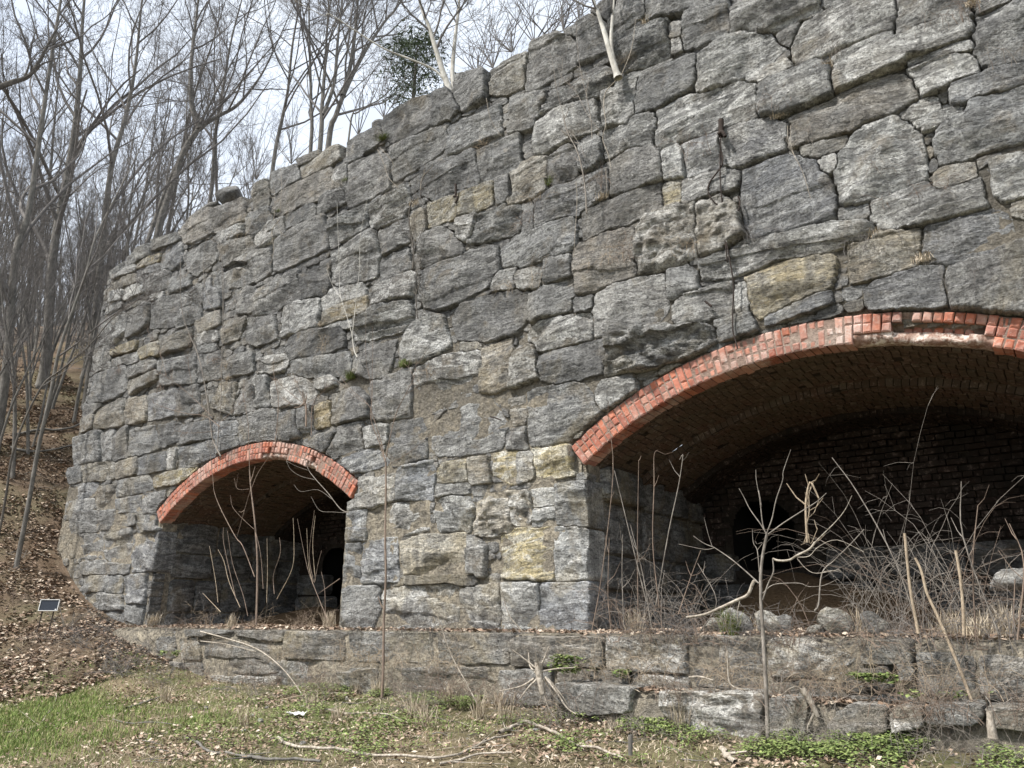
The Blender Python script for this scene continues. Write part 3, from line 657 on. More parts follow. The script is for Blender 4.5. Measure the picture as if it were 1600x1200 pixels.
def H(x, y):
    x = np.asarray(x, float); y = np.asarray(y, float)
    g0 = np.clip(.12 * (y + 7), -.3, .86) + .05 * (fbm(x * .8, y * .8, 3, 5) - .5)
    g0 = g0 + .22 * sstep(-9.5, -11.5, x) * sstep(-2.4, -.9, y) + .02 * sstep(-3.4, -1.6, x) * sstep(-2.8, -1.0, y)
    u = -x - 10.9 - .25 * np.clip(-y - 1, 0, 8)
    s = np.where(u > 0, .19 * np.sqrt(u * u + .4) - .1, 0) * sstep(-.3, 1.0, u)
    s = s + .60 * np.log1p(np.exp(np.clip((-x - 15.3) * 1.6, -30, 30))) / 1.6
    s = s - .46 * np.log1p(np.exp(np.clip((-x - 24) * .8, -30, 30))) / .8
    s = s * (1 + .0 * y) + np.clip(-x - 15.8, 0, 4) * .09 * np.clip(y, -6, 12)
    s = s + .3 * (fbm(x * .45, y * .45, 4, 9) - .5) * sstep(-12, -17, x)
    far = np.clip(-x - 62, 0, 999) * .33
    return g0 + np.maximum(s, 0) - far

def ground_hit(px, py):
    v = ray(px, py); v = v / np.linalg.norm(v); t = 1.0
    while t < 60:
        p = EYE + v * t
        if p[2] < H(p[0], p[1]): return p
        t += .03 + t * .003
    return p

def grid_mesh(name, x0, x1, y0, y1, st, f, mat, extra=None, kind='structure'):
    xs = np.arange(x0, x1 + st * .5, st); ys = np.arange(y0, y1 + st * .5, st)
    X, Y = np.meshgrid(xs, ys); Z = f(X, Y)
    V = np.stack([X, Y, Z], -1).reshape(-1, 3); nx = len(xs)
    i = np.arange(len(ys) - 1)[:, None] * nx + np.arange(nx - 1)[None]
    Fq = np.stack([i, i + 1, i + nx + 1, i + nx], -1).reshape(-1, 4)
    o = bpy.data.objects.new(name, new_mesh(name, V, Fq)); COL.objects.link(o); o.data.materials.append(mat)
    return tag(o, kind=kind)

def near_f(X, Y):
    return H(X, Y) + .035 * (fbm(X * 4, Y * 4, 4, 3) - .5) + .02 * (vnoise(X * 14, Y * 14, 8) - .5)
# ground in front of the wall: lawn soil, with the leafy slope at the left
grid_mesh('ground', -11.4, 4.0, -9.4, .1, .07, near_f, M['lawn'])
grid_mesh('leafy_slope', -27, -11.4, -9.4, 4, .1, lambda X, Y: near_f(X, Y) - 1.2 * ((X > -16.6) & (Y > .25)), M['soil'])
def far_f(X, Y):
    z = H(X, Y) - .12
    inside = (X > -26) & (X < 3.8) & (Y > -8.6) & (Y < 3.2)
    z = np.where(inside, z - .9, z)
    back = (X > -16.5) & (Y > .4)
    return np.where(back, z, z)
o = grid_mesh('hillside', -110, -16.0, -40, 90, .9, far_f, M['hill'])
grid_mesh('meadow', -16.0, 60, -60, .0, 1.2, lambda X, Y: np.where((Y > -9.2) & (X < 3.8), -1.2, np.clip(.12 * (Y + 7), -1.5, .7) - .1), M['lawn'])
grid_mesh('hilltop_ground', -16.7, 12, .75, 60, .6, lambda X, Y: 8.85 + .1 * (Y - .75) + .35 * (fbm(X * .6, Y * .6, 4, 2) - .5), M['hill'])

# ------------------------------------------------------------------ masonry
TINT = dict(g=(.262, .262, .255, .42), n=(.285, .26, .222, .3), d=(.165, .166, .165, .22), D=(.15, .15, .148, .5),
            w=(.37, .365, .345, .95), W=(.85, .84, .8, 1.0), b=(.27, .28, .295, .5), t=(.385, .34, .26, .5),
            y=(.5, .41, .235, .6), Y=(.6, .5, .27, .9), s=(.3, .298, .282, .85), R=(.36, .325, .265, .85))

def stone_geo(B, cu, cv, fr, prot, back, style, seed, rings, tilt=.0):
    """rock-faced block; B: outline round (cu, cv); fr = (origin, U, V, normal). Returns V (rel. to centre), F, centre."""
    O, U, Vv, Nn = [np.asarray(q, float) for q in fr]
    n = len(B); rs = np.random.default_rng(seed)
    rho = [1, 1, .985, .96] + list(np.linspace(.92, .08, rings))
    rho = np.array(rho); k = len(rho)
    uv = B[None] * rho[:, None, None]
    u = uv[..., 0]; v = uv[..., 1]; gu = cu + u; gv = cv + v
    prof = (1 - rho ** 34) ** .5
    ero = .55 + .9 * vnoise(np.arange(n) * (8.0 / n), np.zeros(n), seed)[None]
    d = prot * np.clip(prof[:, None] ** ero, 0, 1)
    sz = max(.15, min(B[:, 0].ptp() if hasattr(B[:, 0], 'ptp') else np.ptp(B[:, 0]), np.ptp(B[:, 1])))
    A = min(1.0, sz / .45)
    w = (1 - .75 * rho ** 24)[:, None]
    # chiselled facets
    K = rs.integers(3, 7); fac = np.full(u.shape, 9.0)
    for _ in range(K):
        a = rs.uniform(0, 2 * math.pi); m = rs.uniform(.08, .42)
        fac = np.minimum(fac, m * (math.cos(a) * u + math.sin(a) * v) + rs.uniform(.0, .05))
    d = d + w * A * .8 * np.clip(fac, -.055, .04)
    d = d + w * A * (.075 * (fbm(gu * 2.6 + seed, gv * 3.4, 5, seed % 97, .6) - .5))
    a = rs.uniform(-.12, .12)
    q = (gv * math.cos(a) - gu * math.sin(a))
    fq = 9 if style == 's' else 6
    fl = q * fq + 1.6 * fbm(gu * 1.4, gv * 3, 3, seed % 89)
    st = _h(np.floor(fl).astype(np.int64), np.zeros_like(fl, np.int64), seed) + .35 * (fl - np.floor(fl))
    amp = dict(s=.1, D=.11, w=.06, R=.03).get(style, .045)
    d = d + w * A * amp * (st - .6)
    if style in 'RD':
        d = d + w * .10 * np.abs(fbm(gu * 5, gv * 6, 3, seed % 71) - .5) * 2 * A
    d[0] = -back; d[1] = np.minimum(-.015, d[1] - .02)
    d[2] = d[2] - .012
    wob = .012 * (vnoise(gu * 9, gv * 9, 4)[..., None] - .5)
    u = u + wob[..., 0] * 1.2; v = v + wob[..., 0]
    if tilt: d = d + tilt * v
    P = u[..., None] * U + v[..., None] * Vv + d[..., None] * Nn
    V = np.concatenate([P.reshape(-1, 3), (P[-1].mean(0))[None]])
    i = np.arange(k - 1)[:, None] * n; j = np.arange(n)[None]; j2 = (j + 1) % n
    Fq = np.stack([i + j, i + j2, i + n + j2, i + n + j], -1).reshape(-1, 4)
    c = len(V) - 1; l = (k - 1) * n
    # centre closed with quads (every second vertex)
    jj = np.arange(0, n, 2)
    Fc = np.stack([l + jj, l + (jj + 1) % n, l + (jj + 2) % n, np.full(len(jj), c)], -1)
    return V, np.concatenate([Fq, Fc]), O + cu * U + cv * Vv

FR_WALL = ((0, 0, 0), (1, 0, 0), (0, 0, 1), (0, -1, 0))

def trace_labels(lab, x0, z0, res, ids, nper, inset, minr=.03):
    out = {}
    hh, ww = lab.shape
    for L in ids:
        ys, xs = np.nonzero(lab == L)
        if len(ys) < 12: continue
        cx, cy = xs.mean(), ys.mean()
        C = np.cov(np.stack([xs - cx, ys - cy])) + np.eye(2) * 1e-6
        ev, E = np.linalg.eigh(C); s = np.sqrt(ev)
        area = len(ys) * res * res
        n = nper(area, x0 + cx * res)
        th = np.linspace(0, 2 * math.pi, n, endpoint=False)
        dirs = (E @ (np.stack([np.cos(th) * s[0], np.sin(th) * s[1]]))).T
        ln = np.linalg.norm(dirs, axis=1); dn = dirs / ln[:, None]
        if np.linalg.det(E) < 0: dn = dn[::-1]
        rr = np.arange(0, s[1] * 4.5 + 6, .5)
        sx = np.clip(np.rint(cx + dn[:, :1] * rr), 0, ww - 1).astype(int); sy = np.clip(np.rint(cy + dn[:, 1:] * rr), 0, hh - 1).astype(int)
        ins = lab[sy, sx] == L
        bad = ~ins; bad3 = bad.copy(); bad3[:, :-1] &= bad[:, 1:]; bad3[:, :-2] &= bad[:, 2:]
        bad3[:, -1] = True
        ex = np.argmax(bad3, axis=1); r = rr[ex]
        r = np.maximum(r, 2)
        r = .06 * np.roll(r, 1) + .88 * r + .06 * np.roll(r, -1)
        B = dn * (r * res)[:, None]
        L2 = np.linalg.norm(B, axis=1)
        B = B * np.maximum(.6, (L2 - inset) / L2)[:, None]
        out[L] = (B, x0 + cx * res, z0 + cy * res, area)
    return out

# two segmental arches
RIN, ZC, RING = 4.083, -.063, .27
ARCH = [dict(c=-1.75, a=2.40), dict(c=-10.45, a=2.43)]
def in_opening(X, Z, grow=0.0):
    m = np.zeros(np.shape(X), bool)
    for A in ARCH:
        dx = X - A['c']
        r = np.hypot(dx, Z - ZC)
        top = (r < RIN + grow) & (Z > 3.1)
        m |= (np.abs(dx) < A['a'] + (grow * .62 if True else 0)) & (Z > 3.1) & (r < RIN + grow) | (np.abs(dx) < A['a']) & (Z <= 3.26)
    return m

res = .02
X0, Z0 = -17.1, 1.0
WW, HH = int((2.9 - X0) / res), int((9.6 - Z0) / res)
gx = X0 + np.arange(WW) * res; gz = Z0 + np.arange(HH) * res
GX, GZ = np.meshgrid(gx, gz)
lab = np.zeros((HH, WW), int)
opening = in_opening(GX, GZ, 0)
ringm = in_opening(GX, GZ, RING + .012) & (GZ > 3.15)
blocked = opening | ringm
def in_poly(P, X, Z):
    inside = np.zeros(X.shape, bool); n = len(P)
    for i in range(n):
        (xa, za), (xb, zb) = P[i], P[(i + 1) % n]
        if za == zb: continue
        c = ((Z >= min(za, zb)) & (Z < max(za, zb))) & (X < (xb - xa) * (Z - za) / (zb - za) + xa)
        inside ^= c
    return inside
kinds = {}
for i, ln in enumerate(STONES.strip().split('\n')):
    t = ln.split(); P = [tuple(map(float, q.split(','))) for q in t[1:]]
    xs = [p[0] for p in P]; zs = [p[1] for p in P]
    a, b = max(0, int((min(xs) - X0) / res)), min(WW, int((max(xs) - X0) / res) + 2)
    c, d = max(0, int((min(zs) - Z0) / res)), min(HH, int((max(zs) - Z0) / res) + 2)
    if b <= a or d <= c: continue
    m = in_poly(P, GX[c:d, a:b], GZ[c:d, a:b]); tot = m.sum()
    m &= (lab[c:d, a:b] == 0) & ~blocked[c:d, a:b]
    if m.sum() < .55 * tot or m.sum() < 25: continue
    lab[c:d, a:b][m] = i + 1; kinds[i + 1] = t[0]
def grow(lab, it, ok):
    for k in range(it):
        for sh in ((0, 1), (0, -1), (1, 0), (-1, 0)):
            n = np.roll(lab, sh, (0, 1)); m = (lab == 0) & (n > 0) & ok
            lab[m] = n[m]
ok = ~blocked & (GZ < 9.25) & (GZ > 1.4)
grow(lab, 2, ok)
# fill what the traced blocks leave open
vis = (GX < .35) & (GX > -16.75)
TOPZ = 9.08 + .12 * np.sin(GX * 1.7)
fill = (lab == 0) & ~blocked & (GX > -16.72) & (GZ > 1.42) & (GZ < TOPZ)
FS = []
def fillers(mask, dx, dz, base):
    i = np.floor(GZ / dz).astype(int); off = (_h(i, np.zeros_like(i), 3)) * dx
    j = np.floor((GX + off) / dx).astype(int)
    best = np.full(GX.shape, 1e9); bl = np.zeros(GX.shape, int)
    for a in (-1, 0, 1):
        for b in (-1, 0, 1):
            ii = i + a; of = _h(ii, np.zeros_like(ii), 3) * dx; jj = np.floor((GX + of) / dx).astype(int) + b
            sx = (jj + .5 + .5 * (_h(ii, jj, 5) - .5)) * dx - of; sz = (ii + .5 + .35 * (_h(ii, jj, 6) - .5)) * dz
            D = np.maximum(np.abs(GX - sx) / dx, np.abs(GZ - sz) / dz) + .25 * np.hypot((GX - sx) / dx, (GZ - sz) / dz)
            key = (ii + 500) * 4096 + (jj + 900)
            m = D < best; best[m] = D[m]; bl[m] = key[m]
    bl[~mask] = 0
    u, inv = np.unique(bl, return_inverse=True); inv = inv.reshape(bl.shape)
    r = inv + base; r[bl == 0] = 0
    return r
f1 = fillers(fill & vis, .30, .13, 1000)
f2 = fillers(fill & ~vis, 1.0, .5, 20000)
lab = np.where(lab > 0, lab, np.where(f1 > 0, f1, f2))

wall = thing('stone_wall', 'massive old grey stone furnace wall with two brick arches', 'stone wall')
def nper(area, x):
    near = np.clip((x + 16.5) / 12, 0, 1)
    n = int((38 + 54 * near) * min(1.25, max(.45, math.sqrt(area / .3)))); return n + n % 2
tl = trace_labels(lab, X0, Z0, res, sorted(kinds), nper, .007)
nst = 0
for L, (B, cu, cv, area) in tl.items():
    k = kinds[L]; near = np.clip((cu + 16.5) / 12, 0, 1)
    rings = int(np.clip((6 + 10 * near) * math.sqrt(area / .3), 4, 18))
    prot = random.uniform(.035, .06) + (.025 if cv > 4.2 else 0) + .03 * random.random() * (cv > 5)
    if k == 'D': prot += .03
    if area < .08: prot *= .5
    V, Fq, c = stone_geo(B, cu, cv, FR_WALL, prot, .34, k, L * 13 + 5, rings, tilt=random.uniform(-.03, .09) * (area > .1))
    me = new_mesh('stone', V, Fq); me.materials.append(M['stone'])
    o = bpy.data.objects.new('stone', me); COL.objects.link(o); o.location = c; o.parent = wall
    t = TINT[k]; j = random.uniform(.68, 1.32); j *= 1.27 + .55 * ((-8.1 < cu < -4.1) and cv < 3.5) - .08 * (cv > 6.5); wj = random.uniform(-.03, .03)
    o.color = (t[0] * j * (1 + wj), t[1] * j, t[2] * j * (1 - wj), min(1, t[3] * random.uniform(.6, 1.3)))
    nst += 1
mb = MB()
fl_ids = [int(q) for q in np.unique(lab) if q >= 1000]
tf = trace_labels(lab, X0, Z0, res, fl_ids, lambda a, x: 10 if a < .03 else (16 if a < .1 else 28), .006)
for L, (B, cu, cv, area) in tf.items():
    if area < .004: continue
    V, Fq, c = stone_geo(B, cu, cv, FR_WALL, random.uniform(-.012, .022) + (.045 if area > .2 else 0), .2, 'g', L * 7 + 1, 2 if area < .1 else 5)
    mb.add(V + c, Fq)
tag(mb.build('rubble_filling', M['stone_i'], wall), kind='stuff')

# mortar bed behind the blocks
st = .045
mx_ = np.arange(-16.75, 2.9, st); mz_ = np.arange(1.0, 9.2, st)
MX, MZ = np.meshgrid(mx_, mz_)
dep = -.002 + .046 * sstep(4.2, 8, MZ) + .05 * (fbm(MX * 1.7, MZ * 1.7, 4, 31) - .5) + .03 * (fbm(MX * 8, MZ * 10, 3, 6) - .5)
MY = dep
MY = np.where(in_opening(MX, MZ, .36), np.maximum(MY, .04), MY)
cut = in_opening(MX, MZ, .13)
nx = len(mx_)
i = np.arange(len(mz_) - 1)[:, None] * nx + np.arange(nx - 1)[None]
kc = ~(cut[:-1, :-1] | cut[1:, 1:] | cut[:-1, 1:] | cut[1:, :-1])
Fq = np.stack([i, i + 1, i + nx + 1, i + nx], -1)[kc].reshape(-1, 4)
me = new_mesh('mortar', np.stack([MX, MY, MZ], -1).reshape(-1, 3), Fq); me.materials.append(M['mortar'])
o = bpy.data.objects.new('mortar', me); COL.objects.link(o); o.parent = wall

# side return of the wall, hidden flank at the left end and cap, one joined mass of blocks
def coursed(u0, u1, v0, v1, h, w, sd):
    rs = np.random.default_rng(sd); out = []; v = v0; row = 0
    while v < v1 - .05:
        hh = min(h * rs.uniform(.75, 1.25), v1 - v)
        if v1 - v - hh < h * .4: hh = v1 - v
        u = u0
        while u < u1 - .02:
            ww = w * rs.uniform(.6, 1.4)
            if u1 - u - ww < w * .45: ww = u1 - u
            out.append((u, u + ww, v, v + hh)); u += ww
        v += hh; row += 1
    return out
def rect_outline(a, b, c, d, n, rs, gap=.012):
    per = []; hw, hh = (b - a) / 2 - gap, (d - c) / 2 - gap
    th = np.linspace(0, 2 * math.pi, n, endpoint=False)
    e = 7.0
    cu, su = np.cos(th), np.sin(th)
    X = hw * np.sign(cu) * np.abs(cu) ** (2 / e); Z = hh * np.sign(su) * np.abs(su) ** (2 / e)
    j = 1 + .05 * (rs.random(n) - .5)
    return np.stack([X * j, Z * j], 1)
def block(r, fr, n, rings, prot, back, style, sd):
    a, b, c, d = r; rs = np.random.default_rng(sd)
    B = rect_outline(a, b, c, d, n, rs)
    O, U, Vv, Nn = [np.asarray(q, float) for q in fr]
    if np.dot(np.cross(U, Vv), Nn) < 0: B = B[::-1]
    return stone_geo(B, (a + b) / 2, (c + d) / 2, fr, prot, back, style, sd, rings)
mb = MB()
for q, r in enumerate(coursed(.34, 7, 2.5, 9.0, .42, .8, 3)):
    V, Fq, c = block(r, ((-16.72, 0, 0), (0, 1, 0), (0, 0, 1), (-1, 0, 0)), 20, 3, .04, .3, 'g', q + 400); mb.add(V + c, Fq)
for q, r in enumerate(coursed(-16.7, 2.8, .12, .8, .34, .8, 4)):
    V, Fq, c = block(r, ((0, 0, 8.86), (1, 0, 0), (0, 1, 0), (0, 0, 1)), 16, 3, .05, .3, 'g', q + 900); mb.add(V + c, Fq)
tag(mb.build('flank_masonry', M['stone_i'], wall), kind='stuff')

# ------------------------------------------------------------------ arches with their chambers
BRT = [(.37, .125, .075), (.43, .15, .09), (.3, .105, .072), (.37, .145, .1), (.25, .095, .07), (.46, .175, .11), (.34, .165, .13), (.4, .23, .18)]
def brick_mesh(P8, ch=.006):
    """P8: back quad then front quad; the front edge is worn back"""
    P = np.asarray(P8, float); ctr = P[4:].mean(0); n = (P[4:].mean(0) - P[:4].mean(0)); n /= np.linalg.norm(n)
    mid = P[4:] - n * ch; fr_ = ctr + (P[4:] - ctr) * (1 - ch * 2 / np.linalg.norm(P[4:] - ctr, axis=1)[:, None])
    V = np.concatenate([P[:4], mid, fr_])
    F = [[0, 3, 2, 1], [8, 9, 10, 11]]
    for a in range(4):
        b = (a + 1) % 4
        F += [[a, b, 4 + b, 4 + a], [4 + a, 4 + b, 8 + b, 8 + a]]
    return V, F

def build_arch(A, label, missing, worn, seed, hole, backy=3.05):
    rs = np.random.default_rng(seed)
    c, a = A['c'], A['a']
    T = thing('arched_recess', label, 'brick arch', (c, 0, 1.45))
    def add(mb_, name, mat, **k):
        smooth = k.pop('smooth', True)
        V = np.concatenate(mb_.v) - np.array([c, 0, 1.45]); mb_.v = [V]; mb_.f = [np.concatenate(mb_.f)]
        o = mb_.build(name, mat, T, smooth); 
        return o
    A0 = math.asin(a / RIN) + .012
    nb = 68; da = 2 * A0 / nb
    rows = [(0, .088), (.092, .178), (.182, .268)]
    for ib in range(nb):
        t0 = -A0 + ib * da; tm = t0 + da / 2; xm = c + RIN * math.sin(tm)
        long_ = rs.random() < .35
        parts = [(0, 2), (2, 3)] if (long_ and rs.random() < .5) else ([(0, 1), (1, 3)] if long_ else [(0, 1), (1, 2), (2, 3)])
        for (ra, rb) in parts:
            r0, r1 = rows[ra][0], rows[rb - 1][1]
            rec = 0
            if missing(xm, ra):
                if ra == 0: continue
                rec = .11
            wv = worn(xm)
            if wv > .5 and ra == 0 and rs.random() < .3: rec += .04
            g = .0032 + .003 * rs.random(); y0 = -.012 + rec + rs.uniform(-.004, .006) + wv * rs.uniform(0, .010)
            q = []
            for (yy) in (.22 + rec, y0):
                for (tt, r) in ((t0 + g / RIN, r0), (t0 + da - g / RIN, r0), (t0 + da - g / RIN, r1), (t0 + g / RIN, r1)):
                    tt += rs.uniform(-.0008, .0008); r_ = RIN + r + rs.uniform(-.004, .004)
                    q.append((RIN * 0 + r_ * math.sin(tt), yy + rs.uniform(-.004, .004), ZC + r_ * math.cos(tt) - 1.45))
            V, F = brick_mesh(q, .006 + .008 * wv * rs.random() + .003)
            ctr = V.mean(0)
            me = new_mesh('brick', V - ctr, np.array(F), False); me.materials.append(M['brick'])
            o = bpy.data.objects.new('brick', me); COL.objects.link(o); o.location = ctr; o.parent = T
            b = BRT[rs.integers(len(BRT))]; j = rs.uniform(.8, 1.15)
            if wv > .3: b = tuple(.5 * x + .5 * y for x, y in zip(b, (.4, .25, .2)))
            o.color = (b[0] * j, b[1] * j, b[2] * j, min(1, .6 + wv))
    # mortar core of the ring
    mb = MB(); th = np.linspace(-A0, A0, 160)
    for (ra, rb, y) in ((.008, .262, -.003),):
        inner = np.stack([c + (RIN + ra) * np.sin(th), np.full(160, y), ZC + (RIN + ra) * np.cos(th)], 1)
        outer = np.stack([c + (RIN + rb) * np.sin(th), np.full(160, y), ZC + (RIN + rb) * np.cos(th)], 1)
        # recessed where bricks fell
        ms = np.array([missing(x, 0) for x in inner[:, 0]])
        mid = .5 * inner + .5 * outer
        inner[:, 1] += .16 * ms; 
        lo = .35 * outer + .65 * inner; lo[:, 1] = y + .15 * ms
        P = np.stack([inner, lo, outer], 1).reshape(-1, 3)
        P += (rs.random(P.shape) - .5) * np.array([.004, .012, .004])
        i = np.arange(159)[:, None] * 3 + np.array([0, 1])[None]
        F = np.stack([i, i + 3, i + 4, i + 1], -1).reshape(-1, 4)
        mb.add(P, F)
    add(mb, 'joint_mortar', M['pale_mortar'])
    # crumbling lime crust on the lip where the face bricks fell off
    mb = MB(); th = np.linspace(-A0, A0, 700); rows_ = []
    for t in th:
        x = c + RIN * math.sin(t); on = missing(x, 0); q = 30 * t
        f = lambda k, o=0: (float(fbm(x * 9 + o, k * 3.1, 4, 77 + k, .65)) - .5)
        if on:
                dp = .07 if missing(x, 1) else 0.03
                sec = [(.10 + .03 * f(1), .0 + dp + .04 * f(5)), (.06 + .05 * f(2), -.01 + dp + .09 * f(6)), (.03 + .07 * f(3), .03 + .1 * f(7)), (.0 + .06 * f(4), .08 + .1 * f(8)), (.02, .24)]
        else: sec = [(.1, .2)] * 5
        rows_.append([(c + (RIN + a_) * math.sin(t), y_, ZC + (RIN + a_) * math.cos(t)) for a_, y_ in sec])
    i = np.arange(699)[:, None] * 5 + np.arange(4)[None]
    mb.add(np.array(rows_).reshape(-1, 3), np.stack([i, i + 1, i + 6, i + 5], -1).reshape(-1, 4))
    add(mb, 'lime_crust', M['limewash'])
    # springers the ring stands on
    for sgn in (-1, 1):
        x0_, x1_ = c + sgn * (a + .045), c + sgn * (a + .5)
        mb = MB(); mb.add(*box8(np.array([(x, y, z) for y in (3.0, .06) for (x, z) in ((min(x0_, x1_), 2.9), (max(x0_, x1_), 2.9), (max(x0_, x1_), 3.5 if sgn < 0 else 3.25), (min(x0_, x1_), 3.25 if sgn < 0 else 3.5))]) * np.array([1, 1, 1])))
        add(mb, 'springer', M['mortar'], smooth=False)
    # intrados: rings of bricks going back, each zone a little lower than the one before
    mb = MB(); mo = MB(); mz = MB()
    for (ya, yb, dr) in ((.2, 1.32, .0), (1.32, 2.35, .075), (2.35, backy + .1, .14)):
        Rr = RIN - dr; y = ya; row = 0
        while y < yb - .02:
            y2 = min(yb, y + (.105 if row % 3 else .2)); row += 1
            if y == ya: y2 = y + .09
            sh = rs.random() * da
            for ib in range(-1, nb + 1):
                t0 = max(-A0, -A0 + ib * da + sh); t1 = min(A0, -A0 + (ib + 1) * da + sh)
                if t1 - t0 < .006: continue
                g = .005; jr = rs.uniform(-.012, .012); P = []
                if rs.random() < .02: jr += .05
                for r in (.09, jr):
                    for (tt, yy) in ((t0 + g / RIN, y + g), (t1 - g / RIN, y + g), (t1 - g / RIN, y2 - g), (t0 + g / RIN, y2 - g)):
                        rr = Rr + r + rs.uniform(-.003, .003)
                        P.append((c + rr * math.sin(tt), yy, ZC + rr * math.cos(tt)))
                (mb if ya < 2 else mz).add(*box8(np.array(P)))  # innermost zone gets the darker brick, deeper shade painted in
            y = y2
        th = np.linspace(-A0, A0, 60)
        P = np.array([(c + (Rr + .014) * math.sin(t), yy, ZC + (Rr + .014) * math.cos(t)) for yy in (ya + .02, yb + .0) for t in th])
        i = np.arange(59); mo.add(P, np.stack([i, i + 1, i + 61, i + 60], -1))
        P = np.array([(c + (Rr + q) * math.sin(t), ya + .012, ZC + (Rr + q) * math.cos(t)) for q in (-.0, .09) for t in th])
        if dr: mo.add(P, np.stack([i, i + 60, i + 61, i + 1], -1))
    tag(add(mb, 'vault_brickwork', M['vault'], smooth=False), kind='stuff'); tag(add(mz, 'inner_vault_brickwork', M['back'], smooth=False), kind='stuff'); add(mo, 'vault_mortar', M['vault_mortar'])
    # side walls: dressed jamb blocks
    for sgn in (-1, 1):
        fr = ((c + sgn * a, 0, 0), (0, 1, 0), (0, 0, 1), (-sgn, 0, 0))
        for q, r in enumerate(coursed(.3, backy + .1, 1.3, 3.26, .47, .75, seed + sgn)):
            V, Fq, ctr = block(r, fr, 32, 6, .04 + .03 * rs.random(), .2, 'g', seed * 50 + q + (sgn > 0) * 300)
            me = new_mesh('stone', V, Fq); me.materials.append(M['stone'])
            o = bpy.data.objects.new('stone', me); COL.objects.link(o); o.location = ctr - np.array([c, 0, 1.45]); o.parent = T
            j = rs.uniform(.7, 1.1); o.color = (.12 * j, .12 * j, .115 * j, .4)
        mb = MB(); x = c + sgn * (a + .02)
        P = np.array([(x, .05, 1.2), (x, backy + .2, 1.2), (x, backy + .2, 3.4), (x, .05, 3.4)]); mb.add(P, [[0, 1, 2, 3]])
        add(mb, 'jamb_mortar', M['mortar'])
    # back wall with the tuyere opening
    hx0, hx1, hz0, hz1 = hole
    def inhole(x, z, g=0):
        r = (hx1 - hx0) / 2; cx = (hx0 + hx1) / 2
        return (x > hx0 - g) & (x < hx1 + g) & (z > hz0 - g) & ((z < hz1 - r) | (np.hypot(x - cx, z - (hz1 - r)) < r + g))
    mb = MB(); z = 2.45; row = 0
    while z < 4.0:
        x = c - a + (row % 2) * .11
        while x < c + a:
            if not inhole(x + .1, z + .035, .06) and math.hypot(x + .1 - c, z - ZC) < RIN + .05:
                g = .006; jy = rs.uniform(-.05, .03); P = []
                if rs.random() > .03:
                    w2 = .215 if row % 3 else .105
                    for yy in (backy + .1, backy + jy):
                        for (xx, zz) in ((x + g, z + g), (x + w2 - g, z + g), (x + w2 - g, z + .075 - g), (x + g, z + .075 - g)):
                            P.append((xx + rs.uniform(-.003, .003), yy - .06 * max(0, z - 3.0) * 1.5, zz + rs.uniform(-.003, .003)))
                    mb.add(*box8(np.array(P)))
            x += .215 if row % 3 else .105
        z += .078; row += 1
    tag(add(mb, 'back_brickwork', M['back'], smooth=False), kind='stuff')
    mb = MB()
    for q, r in enumerate(coursed(c - a, c + a, 1.2, 2.44, .42, .75, seed + 9)):
        if inhole((r[0] + r[1]) / 2, (r[2] + r[3]) / 2, .1): continue
        V, Fq, ctr = block(r, ((0, backy, 0), (1, 0, 0), (0, 0, 1), (0, -1, 0)), 24, 4, .06, .2, 'g', seed * 70 + q)
        me = new_mesh('stone', V, Fq); me.materials.append(M['stone'])
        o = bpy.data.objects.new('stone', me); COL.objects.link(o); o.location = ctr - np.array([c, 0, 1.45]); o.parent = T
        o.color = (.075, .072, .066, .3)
    s2 = .03; xs = np.arange(c - a - .1, c + a + .12, s2); zs = np.arange(1.0, 4.15, s2)
    XX, ZZ = np.meshgrid(xs, zs); n = len(xs); i = np.arange(len(zs) - 1)[:, None] * n + np.arange(n - 1)[None]
    hh = inhole(XX, ZZ); kk = ~(hh[:-1, :-1] & hh[1:, 1:])
    mb.add(np.stack([XX, backy + .03 + 0 * XX, ZZ], -1).reshape(-1, 3), np.stack([i, i + 1, i + n + 1, i + n], -1)[kk])
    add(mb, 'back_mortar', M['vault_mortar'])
    mb = MB()
    P8 = np.array([(x, y, z) for y in (backy + 2.2, backy + .02) for (x, z) in ((hx0 - .1, hz0 - .1), (hx1 + .1, hz0 - .1), (hx1 + .1, hz1 + .1), (hx0 - .1, hz1 + .1))])
    V, F = box8(P8); F = [F[0]] + F[2:]; mb.add(V, F)
    add(mb, 'dark_passage', M['blackening'], smooth=False)
    return T
n_ = N('lime_crust', .9, .1)
M['limewash'] = n_.done(n_.mix(n_.ramp(n_.noise(n_.P, 25, 6, .7), (.42, 0.0), (.6, 1.0)), (.2, .12, .09), n_.mix(n_.ramp(n_.noise(n_.P, 5, 4, .6), (.45, 0.0), (.58, 1.0)), (.3, .21, .17), (.62, .56, .5))))
M['pale_mortar'] = mat_soil('pale_joint_mortar', (.25, .18, .145), (.38, .3, .25), (.28, .19, .15), 5)
M['vault_mortar'] = mat_soil('shaded_vault_mortar', (.03, .025, .02), (.06, .05, .04), (.025, .021, .018), 3)  # mortar dark from painted recess shade

